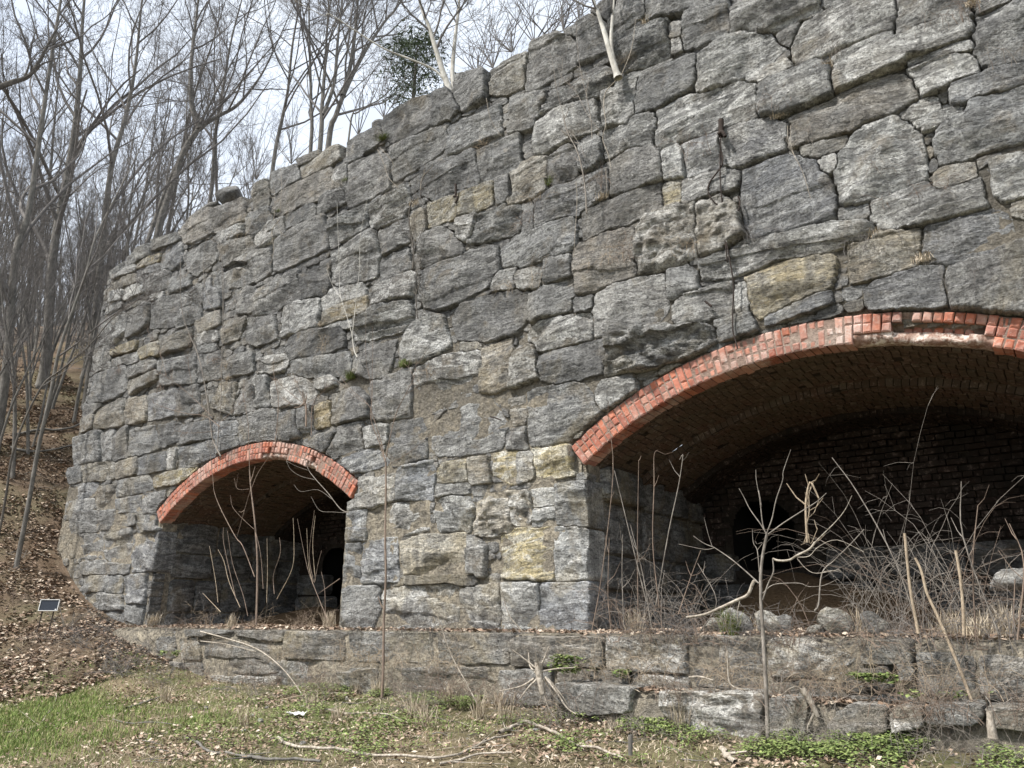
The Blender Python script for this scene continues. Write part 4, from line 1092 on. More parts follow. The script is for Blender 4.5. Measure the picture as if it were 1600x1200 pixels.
def miss_big(x, row):
    if row <= 1 and -.98 < x < -.42: return True
    if row == 0 and (-1.3 < x <= -.98 or -.42 <= x < -.22): return True
    return False
def worn_big(x): return float(np.clip(1.1 - abs(x + 2.45) / .35, 0, 1) + np.clip(1.1 - abs(x + 1.55) / .35, 0, 1)) * .9
def miss_small(x, row): return row == 0 and (-10.15 < x < -9.5 or -9.0 < x < -8.75)
def worn_small(x): return float(np.clip(1.1 - abs(x + 9.6) / .45, 0, 1) + np.clip(1.0 - abs(x + 8.8) / .3, 0, 1)) * .8
build_arch(ARCH[0], 'large right-hand red brick arch over dark recess, bricks missing at its crown', miss_big, worn_big, 11, (-3.72, -2.85, 2.2, 3.12))
build_arch(ARCH[1], 'smaller-looking left red brick arch over dark recess near wall end', miss_small, worn_small, 12, (-12.2, -11.35, 1.7, 2.95))

# floors of the recesses, earth spilling in
def floor_f(X, Y):
    z = 1.46 + .05 * (fbm(X * 2, Y * 2, 4, 12) - .5) + .02 * (vnoise(X * 11, Y * 11, 4) - .5)
    z = z + .5 * np.exp(-((X + 3.2) / .75) ** 2 - ((Y - 3.2) / 1.0) ** 2)
    z = z + .42 * np.exp(-((X + 2.2) / 1.1) ** 2 - ((Y - 2.9) / .8) ** 2)
    z = z + .62 * np.exp(-((X - .75) / 1.0) ** 2 - ((Y - .9) / 1.1) ** 2)
    z = z + .35 * np.exp(-((X + 12.0) / .8) ** 2 - ((Y - 3.0) / 1.1) ** 2) + .3 * np.exp(-((X + 9.5) / .8) ** 2 - ((Y - 2.9) / .9) ** 2)
    return z
grid_mesh('earth_floor', -4.2, .75, -.05, 3.1, .06, floor_f, M['ochre'])
grid_mesh('earth_floor', -12.9, -8.0, -.05, 3.1, .08, floor_f, M['ochre'])

# ------------------------------------------------------------------ ledge (plinth) below the wall
ledge = thing('stone_ledge', 'low weathered stone ledge running along the foot of the wall', 'stone ledge')
def ledge_block(px, yp, prot, depth, k='n', ztop=None):
    P = np.array([at_y(a, b, yp) for a, b in px])[:, [0, 2]]
    P[:, 1] += .075 * sstep(1.24, 1.34, P[:, 1]) * (yp > -.7)
    if ztop is not None: P[:, 1] = np.minimum(P[:, 1], ztop)
    x0, x1, z0, z1 = P[:, 0].min(), P[:, 0].max(), P[:, 1].min(), P[:, 1].max()
    r2 = .02; nx, nz = int((x1 - x0) / r2) + 8, int((z1 - z0) / r2) + 8
    XX, ZZ = np.meshgrid(x0 - .08 + np.arange(nx) * r2, z0 - .08 + np.arange(nz) * r2)
    L = in_poly([tuple(p) for p in P], XX, ZZ).astype(int)
    t = trace_labels(L, x0 - .08, z0 - .08, r2, [1], lambda a, x: 56 if a > .15 else 32, .006)
    if 1 not in t: return
    B, cu, cv, area = t[1]
    fr = ((0, yp, 0), (1, 0, 0), (0, 0, 1), (0, -1, 0))
    V, Fq, c = stone_geo(B, cu, cv, fr, prot, depth, k, int(abs(cu * 977 + cv * 31)) + 3, 9)
    me = new_mesh('stone', V, Fq); me.materials.append(M['stone'])
    o = bpy.data.objects.new('stone', me); COL.objects.link(o); o.location = c; o.parent = ledge
    t = TINT[k]; j = random.uniform(.85, 1.2); o.color = (t[0] * j * 1.06, t[1] * j, t[2] * j * .9, t[3])
def T4(ox, oy, *pp): return [[(ox + a / 3, oy + b / 3) for a, b in p] for p in pp]
Yl = -.55
top = T4(400, 800, [(130, 585), (420, 585), (430, 700), (130, 690)], [(430, 590), (830, 596), (840, 705), (440, 705)], [(850, 600), (1200, 605), (1200, 715), (850, 715)],
         [(60, 690), (370, 705), (400, 760), (390, 870), (60, 850)], [(385, 720), (580, 730), (590, 870), (390, 870)], [(590, 730), (1100, 722), (1140, 800), (1100, 900), (600, 870)])
top += T4(800, 800, [(0, 620), (430, 622), (430, 730), (0, 730)], [(440, 625), (830, 628), (830, 760), (440, 750)], [(840, 628), (1190, 630), (1190, 860), (850, 820)],
          [(-60, 735), (200, 735), (200, 920), (-60, 900)], [(210, 740), (560, 745), (560, 830), (210, 820)], [(570, 760), (840, 765), (840, 900), (570, 930)])
top += T4(1200, 800, [(0, 640), (200, 640), (420, 700), (330, 790), (0, 780)], [(0, 790), (320, 800), (350, 950), (0, 950)], [(340, 800), (440, 730), (570, 725), (600, 830), (370, 850)],
          [(430, 650), (690, 655), (690, 720), (430, 720)], [(610, 715), (690, 715), (690, 800), (610, 795)], [(700, 690), (980, 705), (980, 880), (700, 860)], [(990, 700), (1300, 720), (1300, 900), (990, 890)],
          [(360, 860), (700, 850), (720, 960), (380, 980)], [(1310, 720), (1700, 740), (1700, 950), (1310, 900)])
top += T4(0, 800, [(870, 545), (1090, 535), (1110, 590), (880, 600)], [(1100, 535), (1330, 560), (1330, 620), (1110, 600)], [(700, 610), (810, 580), (840, 680), (710, 710)],
          [(840, 600), (930, 600), (950, 700), (850, 690)], [(950, 605), (1320, 625), (1320, 760), (960, 760)], [(760, 700), (950, 705), (960, 800), (760, 780)], [(960, 765), (1320, 770), (1320, 860), (960, 850)])
kk = 'n g n g t n n R n g n w R n n n n g n w'.split()
for q, p in enumerate(top): ledge_block(p, Yl, random.uniform(.02, .07), .5, kk[q % len(kk)], 1.44)
low = T4(800, 800, [(200, 800), (570, 815), (570, 940), (330, 960), (200, 880)], [(680, 840), (1190, 850), (1190, 1090), (930, 1100), (760, 1000), (690, 920)])
low += T4(1200, 800, [(0, 870), (185, 875), (195, 1060), (0, 1100)], [(270, 1000), (380, 890), (570, 900), (570, 1030), (320, 1110)], [(580, 905), (730, 905), (740, 1010), (580, 1040)], [(745, 900), (1010, 905), (1010, 1000), (745, 1000)],
          [(1020, 910), (1400, 930), (1400, 1050), (1020, 1020)])
for q, p in enumerate(low): ledge_block(p, -.92, random.uniform(.03, .07), .6, 'gRgnRgn'[q])
mb = MB()
# earth and lime bedding under and on top of the ledge
def strip(x0, x1, y0, z_fn, zb, yb=.1):
    xs = np.arange(x0, x1, .1); ys = [y0]; 
    prof = []
    for x in xs:
        zt = z_fn(x); yy = y0 - .012 + .07 * (fbm(x * 2, 1, 3, 8) - .5)
        prof.append([(x, yy + .02, zb), (x, yy, .5 * (zb + zt)), (x, yy + .02, zt - .05), (x, yy + .1, zt + .0), (x, yy + .25, zt + .025 * vnoise(x * 6, 3)), (x, yb, zt + .02 + .02 * vnoise(x * 5, 7))])
    P = np.array(prof); m = P.shape[1]; n = len(xs)
    i = np.arange(n - 1)[:, None] * m + np.arange(m - 1)[None]
    mb.add(P.reshape(-1, 3), np.stack([i, i + m, i + m + 1, i + 1], -1).reshape(-1, 4))
strip(-12.9, 2.9, Yl, lambda x: 1.43, .2)
strip(-4.0, 2.9, -.92, lambda x: .99 if x > -3.4 else .97, .2, -.5)
mb.build('bedding_mortar', M['mortar'], ledge)
# ------------------------------------------------------------------ trees
def perp(d, rs):
    a = rs.normal(size=3); a -= d * a.dot(d); return a / (np.linalg.norm(a) + 1e-9)

def limb(mb, rs, p, d, L, r, lev, up=.25, k=5, maxlev=4, spread=.75, twr=.006):
    n = 7 if lev < 2 else (5 if lev < 3 else 4)
    P = [p]; dd = d.copy(); st = L / (n - 1)
    for i in range(n - 1):
        dd = dd + perp(dd, rs) * (.16 if lev < 3 else .22) + np.array([0, 0, up * .22]); dd /= np.linalg.norm(dd)
        P.append(P[-1] + dd * st)
    P = np.array(P)
    r1 = max(twr * .6, r * .35)
    mb.add(*tube(P, np.linspace(r, r1, n), max(3, k)))
    if lev >= maxlev: return
    m = {1: rs.integers(5, 8), 2: rs.integers(4, 7), 3: rs.integers(4, 6)}.get(lev, 3)
    for _ in range(m):
        t = rs.uniform(.22, 1.0); f = t * (n - 1); i = min(n - 2, int(f)); q = P[i] + (P[i + 1] - P[i]) * (f - i)
        ax = (P[i + 1] - P[i]); ax /= np.linalg.norm(ax)
        nd = ax * math.cos(spread * rs.uniform(.5, 1.1)) + perp(ax, rs) * math.sin(spread * rs.uniform(.5, 1.1))
        nd /= np.linalg.norm(nd)
        limb(mb, rs, q, nd, L * rs.uniform(.35, .62) * (1.1 - .35 * t), max(twr, r * .45 * (1 - .5 * t)), lev + 1, up, k - 1, maxlev, spread, twr)

def make_tree(rs, P, r0, nl, maxlev=4, first=.25, Ls=.38, spread=.7, up=.3, twr=.004, taper=.25, k=8):
    """trunk along P; returns trunk and crown builders"""
    tr, cr = MB(), MB(); P = smooth_path(P, 4); n = len(P)
    t = np.linspace(0, 1, n)
    rad = r0 * ((1 - t) ** .8 * (1 - taper) + taper * .35); rad[0] *= 1.35
    tr.add(*tube(P, rad, k))
    H_ = np.linalg.norm(P[-1] - P[0])
    for i in range(nl):
        q = first + (1 - first) * (i + rs.uniform(.1, .9)) / nl; f = q * (n - 1); j = min(n - 2, int(f)); b = P[j] + (P[j + 1] - P[j]) * (f - j)
        ax = P[j + 1] - P[j]; ax /= np.linalg.norm(ax); s = spread * rs.uniform(.7, 1.2)
        d = ax * math.cos(s) + perp(ax, rs) * math.sin(s); d[2] = abs(d[2]) * .9 + .1; d /= np.linalg.norm(d)
        limb(cr, rs, b, d, H_ * Ls * rs.uniform(.6, 1.15) * (1.15 - .7 * q), r0 * .42 * (1.1 - q * .75), 1, up, 5, maxlev, .8, twr)
    limb(cr, rs, P[-1], (P[-1] - P[-2]) / np.linalg.norm(P[-1] - P[-2]), H_ * .2, rad[-1], 2, up, 4, maxlev, .6, twr)
    return tr, cr

def tree_object(tr, cr, loc, label, group, mat, name='bare_tree', cat='tree', cmat=None):
    T = thing(name, label, cat, loc, group)
    for m_, nm, mt in ((tr, 'trunk', mat), (cr, 'crown', cmat or mat)):
        V = np.concatenate(m_.v) - np.asarray(loc); F = np.concatenate(m_.f)
        o = bpy.data.objects.new(nm, new_mesh(nm, V, F)); COL.objects.link(o); o.data.materials.append(mt); o.parent = T
    return T

def copy_thing(T, loc, rz, sc_, label=None):
    r = T.copy(); COL.objects.link(r); r.location = loc; r.rotation_euler = (0, 0, rz); r.scale = (sc_, sc_, sc_)
    if label: r['label'] = label
    for ch in T.children:
        c = ch.copy(); COL.objects.link(c); c.parent = r
    return r

def straight(rs, h, lean=.08, n=6):
    P = [np.zeros(3)]; d = np.array([rs.normal() * lean, rs.normal() * lean, 1.])
    for i in range(n):
        d = d + np.array([rs.normal() * .05, rs.normal() * .05, 0]); P.append(P[-1] + d / np.linalg.norm(d) * h / n)
    return np.array(P)

# protos for the woodland
protos = []
for q in range(6):
    rs = np.random.default_rng(100 + q); h = 15 + 3 * rs.random()
    tr, cr = make_tree(rs, straight(rs, h), .11 + .05 * rs.random(), 10 + q % 3, 4, .3, .3, .55, .5, .0055)
    protos.append((tr, cr, h))
WOOD = 'bare trees of the woodland behind the wall'
first = {}
def wood_tree(q, loc, rz, s, label):
    if q not in first:
        tr, cr, h = protos[q]
        T = thing('bare_tree', label, 'tree', loc, WOOD); T.rotation_euler = (0, 0, rz); T.scale = (s,) * 3
        for m_, nm in ((tr, 'trunk'), (cr, 'crown')):
            o = m_.build(nm, M['bark'] if nm == 'trunk' else M['twig'], T)
        first[q] = T
    else: copy_thing(first[q], loc, rz, s, label)
rs = np.random.default_rng(55)
cnt = 0; tries = 0
while cnt < 60 and tries < 4000:
    tries += 1
    px = rs.uniform(-90, 215); d = 19 + 46 * rs.random() ** .8
    v = ray(px, 700); v = v / math.hypot(v[0], v[1]); x, y = EYE[0] + v[0] * d, EYE[1] + v[1] * d
    if x > -18.3: continue
    z = float(H(x, y)) - .15
    wood_tree(int(rs.integers(6)), (x, y, z), rs.uniform(0, 6.28), rs.uniform(.45, .85), 'grey leafless tree among many on the wooded hillside beyond the wall end'); cnt += 1
cnt = 0
while cnt < 160:
    px = rs.uniform(-70, 205); d = rs.uniform(20, 60)
    v = ray(px, 700); v = v / math.hypot(v[0], v[1]); x, y = EYE[0] + v[0] * d, EYE[1] + v[1] * d
    if x > -18.0: continue
    wood_tree(int(rs.integers(6)), (x, y, float(H(x, y)) - .15), rs.uniform(0, 6.28), rs.uniform(.2, .42), 'young thin bare tree in the crowded understory of the wooded hillside'); cnt += 1
cnt = 0
while cnt < 14:
    px = rs.uniform(150, 820) ** 1.0; d = rs.uniform(24, 48)
    v = ray(px, 300); v = v / math.hypot(v[0], v[1]); x, y = EYE[0] + v[0] * d, EYE[1] + v[1] * d
    if y < 2.5 or x > -1: 
        continue
    if px > 520 and rs.random() < .62: continue
    if x < -16.6: z = max(float(H(x, y)), 7.5)
    else: z = 8.75 + .1 * y
    wood_tree(int(rs.integers(6)), (x, y, z - .1), rs.uniform(0, 6.28), rs.uniform(.5, .85), 'slender leafless tree standing on the hilltop behind the wall top'); cnt += 1

# trees one can tell apart: trunks follow sight lines at a chosen distance
def hero(pts, d, r0, nl, label, seed, mat='bark', base_z=None, name='bare_tree', dep=None, ext=None, **kw):
    rs = np.random.default_rng(seed)
    P = [at_d(a, b, d if dep is None else d + dep * i) for i, (a, b) in enumerate(pts)]
    if base_z is not None: P = [np.array([P[0][0], P[0][1], min(base_z, P[0][2] - .1)])] + P
    if ext:
        v = (P[-1] - P[-2]) / np.linalg.norm(P[-1] - P[-2]); P.append(P[-1] + (v * .8 + np.array([0, 0, .3])) * ext)
    P = np.array(P)
    tr, cr = make_tree(rs, P, r0, nl, **kw)
    return tr, cr, P
def hero_tree(pts, d, r0, nl, label, seed, cat='tree', extra=(), **kw):
    mat = kw.pop('mat', 'bark'); name = kw.pop('name', 'bare_tree'); cmat = kw.pop('cmat', 'twig')
    tr, cr, P = hero(pts, d, r0, nl, label, seed, **kw)
    rs = np.random.default_rng(seed + 1)
    kw.pop('base_z', None)
    for (ep, er, en) in extra:
        t2, c2, _ = hero(ep, d, er, en, label, seed + 3, **kw); tr.v += [a for a in t2.v]; tr.f += [f + tr.n for f in t2.f]; tr.n += t2.n
        cr.f += [f + cr.n for f in c2.f]; cr.v += c2.v; cr.n += c2.n
    def _fix(m_): return m_
    return tree_object(tr, cr, P[0], label, None, M[mat], name, cat, M[cmat])

def hz(px, py, d):
    p = at_d(px, py, d); return float(H(p[0], p[1])) - .2
hero_tree([(-6, 690), (12, 560), (24, 400), (45, 330), (67, 180), (90, 30)], 21, 0.156, 14, 'tall pale-barked tree, thick trunk nearest the left edge', 201, base_z=hz(-6, 690, 21), ext=5, maxlev=4)
hero_tree([(72, 560), (83, 400), (100, 300), (117, 200), (126, 100), (130, 20)], 24, 0.187, 16, 'broad-trunked grey tree second from the left edge', 202, base_z=hz(72, 560, 24), ext=4)
hero_tree([(138, 600), (158, 400), (173, 267), (197, 180), (212, 100), (222, 0)], 23, 0.133, 14, 'leaning grey tree whose trunk bends right beside the wall end', 203, base_z=hz(138, 600, 23), ext=5)
hero_tree([(45, 785), (60, 700), (78, 620), (92, 550), (112, 490), (135, 425), (150, 370), (190, 290), (215, 240)], 17.5, 0.058, 9, 'thin crooked tree rooted on the leafy slope below the wall end', 204, base_z=hz(45, 785, 17.5), first=.35, ext=2, up=.15)
hero_tree([(5, 800), (22, 700), (63, 607), (97, 577), (140, 540), (180, 493), (227, 463), (262, 452)], 14.5, 0.027, 7, 'thin dark bough arching right over the leafy slope toward the wall', 205, base_z=hz(5, 800, 14.5), first=.3, up=.1, Ls=.22, mat='bark_dark')
hero_tree([(-12, 140), (20, 128), (48, 116), (75, 70), (100, 20)], 20.5, 0.094, 8, 'dark limb entering from the left edge high among the trees', 206, up=.2, Ls=.4, mat='bark_dark', base_z=None)
hero_tree([(245, 372), (262, 310), (276, 270), (290, 230), (313, 200), (340, 182), (370, 165), (398, 132), (420, 95)], 26, 0.156, 8, 'leaning grey tree on the wall top with a forked trunk', 207, base_z=9.0, ext=3, first=.5,
          extra=[([(312, 202), (300, 165), (298, 110), (303, 60), (311, -10)], .13, 9)])
hero_tree([(328, 318), (334, 250), (339, 190), (350, 130), (362, 60), (380, -10)], 28, 0.109, 13, 'upright grey tree on the wall top behind the loose boulder', 208, base_z=9.0, ext=4)
hero_tree([(291, 350), (294, 270), (291, 190), (295, 120)], 27, 0.055, 9, 'slim sapling-like tree beside the forked leaning tree', 209, base_z=9.0, ext=3)
hero_tree([(425, 272), (440, 190), (450, 140), (457, 70), (470, -5)], 25, 0.101, 12, 'grey tree on the wall top leaning slightly right', 210, base_z=9.0, ext=4)
hero_tree([(485, 240), (486, 160), (484, 80), (483, 0)], 24, 0.094, 12, 'straight grey tree, left of the clump on the wall top', 211, base_z=9.0, ext=5)
hero_tree([(500, 232), (503, 170), (508, 100), (512, 30)], 23, 0.117, 11, 'multi-branched grey tree in the middle of the clump', 212, base_z=9.0, ext=5,
          extra=[([(505, 180), (522, 130), (528, 60), (535, 0)], .09, 7)])
hero_tree([(512, 236), (525, 180), (545, 130), (572, 78), (600, 35), (628, 0)], 23.5, 0.133, 13, 'thick grey tree leaning right out of the clump', 213, base_z=9.0, ext=4,
          extra=[([(535, 150), (548, 100), (556, 40), (560, -10)], .11, 8)])
hero_tree([(545, 215), (560, 175), (600, 150), (640, 100)], 22, 0.047, 8, 'low spreading tree between clump and evergreen', 214, base_z=9.0, ext=2, up=.2)
# sycamore rooted in the broken wall top
syc = dict(mat='pale', cmat='pale')
hero_tree([(722, 172), (708, 152), (694, 118), (682, 80), (668, 35), (655, 0)], 9.75, 0.074, 8, 'pale sycamore rooted in the broken top of the wall', 220, first=.45, ext=3, Ls=.3, mat='pale', cmat='twig',
          extra=[([(714, 160), (707, 120), (710, 70), (716, 20), (719, -20)], .05, 6), ([(700, 135), (680, 110), (640, 92), (600, 76), (555, 48), (515, 22), (480, 12)], .022, 5)])
hero_tree([(966, 122), (955, 88), (944, 50), (933, 15), (925, -15)], 7.62, 0.051, 5, 'pale trunk growing from a joint near the wall top', 221, first=.6, ext=3, Ls=.25, mat='pale', cmat='twig',
          extra=[([(962, 110), (955, 70), (957, 25), (960, -10)], .035, 4)])
# cedar
rs = np.random.default_rng(31)
loc = at_d(645, 152, 19.5); loc[2] = max(loc[2] - .5, 8.9)
tr = MB(); tr.add(*tube(np.array([loc, loc + [0.05, 0, 1.2], loc + [0, .1, 2.8]]), [.06, .05, .015], 6))
cr = MB()
for q in range(150):
    h = rs.uniform(.35, 2.9); R = 1.25 * (1 - ((h - 1.2) / 2.1) ** 2) ** .5 if abs(h - 1.2) < 2.0 else .2
    a = rs.uniform(0, 6.28); R *= rs.uniform(.45, 1.1); d = np.array([math.cos(a), math.sin(a), .25]); s0 = loc + [0, 0, max(.2, h - .25 * R)]
    e = s0 + d * R; cr.add(*tube(np.array([s0, (s0 + e) / 2 + [0, 0, .04], e]), [.012, .008, .004], 3))
    for _ in range(22):
        t = rs.uniform(.5, 1.08); p = s0 + (e - s0) * t + rs.normal(size=3) * .08; u = rs.normal(size=3) * .045; w = rs.normal(size=3) * .012
        cr.add([p - u, p - w, p + u, p + w], [[0, 1, 2, 3]])
tree_object(tr, cr, loc, 'small dark evergreen cedar on the wall top', None, M['bark_dark'], 'cedar_tree', 'tree', M['needle'])

# ------------------------------------------------------------------ saplings and climbers, each traced from the photograph and set at its own distance
def stems(name, label, cat, paths, y, mat, k=5, group=None, jit=0.0, partname='branch', twigs=0, seed=0):
    """paths: (pixel points, r0, r1[, dy])"""
    rs = np.random.default_rng(seed + 5); bodies = []
    for q, pth in enumerate(paths):
        pts, r0, r1 = pth[:3]; dy = pth[3] if len(pth) > 3 else 0
        n = len(pts)
        P = np.array([at_y(a, b, y + dy * i / max(1, n - 1) + jit * rs.normal() * (i > 0)) for i, (a, b) in enumerate(pts)])
        bodies.append((smooth_path(P, 4), r0, r1))
    base = bodies[0][0][0]
    T = thing(name, label, cat, base, group)
    for q, (P, r0, r1) in enumerate(bodies):
        kf = .74 if q == 0 else .55
        mb = MB(); nn = len(P); rr = kf * np.linspace(r0, r1, nn) * (1 + .12 * rs.random(nn))
        mb.add(*tube(P, rr, k))
        for _ in range(twigs):
            i = rs.integers(nn // 3, nn); d = (P[min(nn - 1, i)] - P[i - 1]); d /= np.linalg.norm(d) + 1e-9
            e = d * .6 + perp(d, rs) * .8; L = rs.uniform(.06, .22); e[1] *= .5
            mb.add(*tube(np.array([P[i], P[i] + e * L * .5, P[i] + (e + [0, 0, .3]) * L]), [r1 * .9, r1 * .7, r1 * .4], 3))
        mb.build('stem' if q == 0 else partname, mat, T, loc=base).location = (0, 0, 0)
    return T
def C(ox, oy, s, *p): return [(ox + a / s, oy + b / s) for a, b in p]
m4 = lambda *p: C(400, 400, 3, *p)
stems('sapling', 'tall forked sapling in front of the pier between the arches', 'sapling', [
    ([(597, 1090), (599, 1040), (600, 970), (603, 900), (602, 840), (603, 770), (603, 722)], .02, .012),
    (m4((605, 965), (580, 880), (545, 790), (535, 740)), .009, .006), (m4((535, 740), (545, 660), (545, 560), (548, 420), (547, 330)), .006, .003), (m4((540, 760), (538, 600), (515, 480), (515, 250)), .005, .002),
    (m4((604, 960), (592, 890), (555, 770), (525, 695), (450, 630), (375, 540)), .009, .003), (m4((606, 965), (622, 880), (655, 745), (700, 650), (740, 570), (752, 490)), .01, .003),
    (m4((740, 570), (720, 530), (690, 500)), .004, .002), (m4((620, 980), (720, 920), (800, 850), (850, 795)), .005, .002), (m4((525, 695), (480, 670), (400, 600), (330, 570)), .004, .002),
    (m4((700, 650), (760, 610), (740, 600)), .004, .002)], -1.15, M['redstem'], twigs=1, seed=1)
z4 = lambda *p: C(1100, 750, 4.8, *p)
stems('sapling', 'forked bare sapling before the large arch with a broken side limb', 'sapling', [
    ([(1200, 1168), (1198, 1100), (1195, 1040), (1192, 990)] + z4((440, 1100), (428, 950), (425, 800), (425, 700), (440, 560), (470, 410)), .022, .014),
    (z4((470, 410), (430, 340), (345, 220), (300, 130), (262, 62)), .009, .004), (z4((465, 405), (440, 330), (425, 200), (410, 80)) + C(1150, 560, 5, (200, 1160), (160, 960), (155, 870)), .009, .004),
    (z4((470, 400), (510, 290), (540, 150), (590, 0)) + C(1150, 560, 5, (370, 880), (428, 712)), .009, .004), (z4((480, 408), (600, 320), (740, 230), (850, 160), (918, 98)), .009, .004),
    (z4((410, 775), (330, 700), (200, 590), (75, 505)), .011, .006), (z4((75, 505), (0, 475), (-80, 420)), .006, .003), (z4((75, 510), (0, 520), (-190, 480)), .006, .003), (z4((62, 500), (30, 400), (0, 280)), .005, .002),
    (z4((415, 690), (400, 530), (370, 470), (362, 370)), .008, .003), (z4((400, 525), (440, 470), (400, 480), (385, 460)), .005, .003),
    (z4((440, 900), (480, 780), (520, 690), (515, 590)), .012, .008), (z4((440, 850), (510, 790), (600, 775), (720, 775), (790, 800), (900, 790), (1000, 745)), .006, .003)], -1.2, M['sapling'], seed=2)
stems('fallen_branch', 'thick grey broken limb leaning beside the large arch sapling', 'branch', [
    (z4((-130, 1030), (0, 1010), (120, 960), (250, 900), (330, 860), (370, 770), (390, 755)), .012, .02), (z4((270, 900), (250, 1000), (255, 1060)), .006, .003)], -1.0, M['straw'], seed=3)
stems('bent_branch', 'pale hooked branch arching right from a broken stem', 'branch', [
    (z4((515, 590), (560, 605), (640, 600), (700, 565), (790, 520), (830, 470)), .0115, .011), (z4((830, 470), (900, 400), (990, 310), (1060, 220), (1110, 115)), .009, .003),
    (z4((700, 580), (790, 570), (860, 500), (1000, 450), (1200, 540)), .006, .003), (z4((700, 590), (760, 660), (840, 700), (1000, 675), (1030, 690)), .006, .003)], -.9, M['straw'], seed=4)
stems('sapling', 'slender bent sapling growing inside the large arch mouth', 'sapling', [
    (z4((830, 980), (860, 930), (885, 700), (980, 600), (1100, 480), (1200, 370)), .01, .004), (z4((890, 690), (950, 680), (1030, 692)), .005, .003)], -.6, M['sapling'], seed=5)
stems('curled_vine', 'tan shredded vine hanging over a twig in the large arch', 'vine', [
    (z4((775, 470), (765, 300), (765, 150), (795, 15), (835, 80), (860, 135)), .014, .008), (z4((785, 440), (770, 350), (790, 230), (770, 160)), .009, .005), (z4((750, 470), (780, 400), (800, 480), (850, 370)), .006, .004)], -.7, M['cane'], seed=6, twigs=6)
g3 = lambda *p: C(1200, 800, 3, *p)
for q, (pts, lab_) in enumerate([
        (g3((705, 570), (690, 490), (665, 350), (645, 150), (640, 100)), 'tan broken cane, leftmost of three stout canes before the large arch'),
        (g3((990, 980), (900, 740), (800, 500), (745, 380), (720, 280), (690, 215)), 'long tan cane leaning left, middle of three stout canes'),
        (g3((918, 580), (915, 460), (900, 300), (880, 180)), 'tan broken cane, rightmost of three stout canes')]):
    stems('dry_cane', lab_, 'cane', [(pts, .016, .013)], -.75, M['cane'], seed=10 + q, group='stout dry canes before the large arch')
# tall stems inside the arch mouths
w2 = lambda *p: C(230, 680, 3.75, *p)
stems('sapling', 'tall forked sapling rising in the left arch mouth', 'sapling', [
    (w2((640, 1110), (645, 900), (645, 700), (630, 500), (608, 310), (600, 200)), .022, .012), (w2((600, 200), (595, 60), (590, -80), (560, -250)), .01, .004),
    (w2((612, 310), (650, 220), (720, 110), (750, 10)), .008, .004), (w2((605, 320), (570, 440), (525, 600)), .008, .006),
    (w2((630, 830), (560, 650), (520, 600), (440, 450), (395, 340), (385, 250), (370, 110)), .013, .006), (w2((625, 550), (560, 490), (500, 420), (487, 350)), .005, .003),
    (w2((600, 315), (530, 315), (510, 250)), .005, .003), (w2((680, 900), (665, 700), (630, 540)), .009, .006)], -.45, M['redstem'], seed=20, twigs=1)
stems('hanging_branch', 'pale twiggy branch reaching into the left arch from the pier', 'branch', [
    (w2((1180, 455), (1130, 430), (1060, 340), (980, 250), (940, 190), (900, 60)), .009, .004), (w2((1180, 455), (1090, 450), (1010, 440), (960, 360)), .005, .003),
    (w2((1090, 380), (1000, 320), (900, 330), (860, 290)), .005, .003), (w2((980, 260), (900, 240), (840, 200), (815, 150)), .005, .003), (w2((940, 205), (870, 180), (815, 150)), .004, .003)], -.5, M['sapling'], seed=21)
canes = [((1060, 1090), (975, 880), (935, 760), (880, 490)), ((970, 870), (945, 750), (935, 545)), ((975, 860), (950, 700), (980, 440)), ((985, 850), (970, 640), (985, 470)), ((980, 865), (1000, 760), (1022, 675)),
         ((760, 960), (850, 780), (860, 620), (855, 485)), ((745, 930), (740, 820), (780, 690), (775, 600)), ((700, 980), (705, 800), (702, 605)), ((590, 1060), (560, 930), (500, 750), (470, 560)), ((545, 1010), (480, 860), (450, 740), (415, 670)),
         ((520, 960), (450, 640), (448, 540)), ((415, 980), (400, 850), (365, 650)), ((1130, 840), (1000, 930)), ((430, 1035), (325, 925)), ((1045, 1080), (1040, 900), (1020, 800))]
for q, cpts in enumerate(canes):
    stems('dry_stalk', 'one of the thin upright dead stalks in the left arch mouth', 'dead stalk', [(w2(*cpts), .0085, .004)], -.5 + .05 * (q % 5), M['cane' if q % 2 else 'redstem'], 4, group='dead stalks in the left arch', seed=30 + q)
e5 = [((925, 985), (940, 900), (958, 740), (950, 650)), ((1010, 940), (995, 880), (960, 735)), ((1030, 950), (1020, 850), (1022, 760), (1022, 712), (1028, 703)), ((1025, 945), (1045, 830), (1060, 760), (1067, 712), (1062, 718)), ((997, 960), (996, 850), (998, 720)),
      ((1018, 980), (1005, 900), (985, 820)), ((1060, 960), (1080, 900), (1095, 860)), ((975, 980), (972, 900), (973, 835)), ((955, 985), (950, 930), (952, 840)), ((1095, 985), (1120, 940), (1090, 880)), ((1590, 1000), (1600, 880), (1577, 818)), ((1560, 990), (1505, 840), (1502, 752)), ((1525, 1000), (1520, 880), (1528, 790)),
      ((1440, 1000), (1400, 880), (1340, 770), (1300, 715)), ((1586, 1000), (1584, 960), (1586, 905))]
for q, cpts in enumerate(e5):
    stems('dry_stalk', 'one of the thin bare stalks standing before the large arch', 'dead stalk', [(list(cpts), .008, .004)], -.75 + .06 * (q % 5), M['sapling' if q % 2 else 'redstem'], 4, group='bare stalks before the large arch', seed=60 + q, twigs=2)
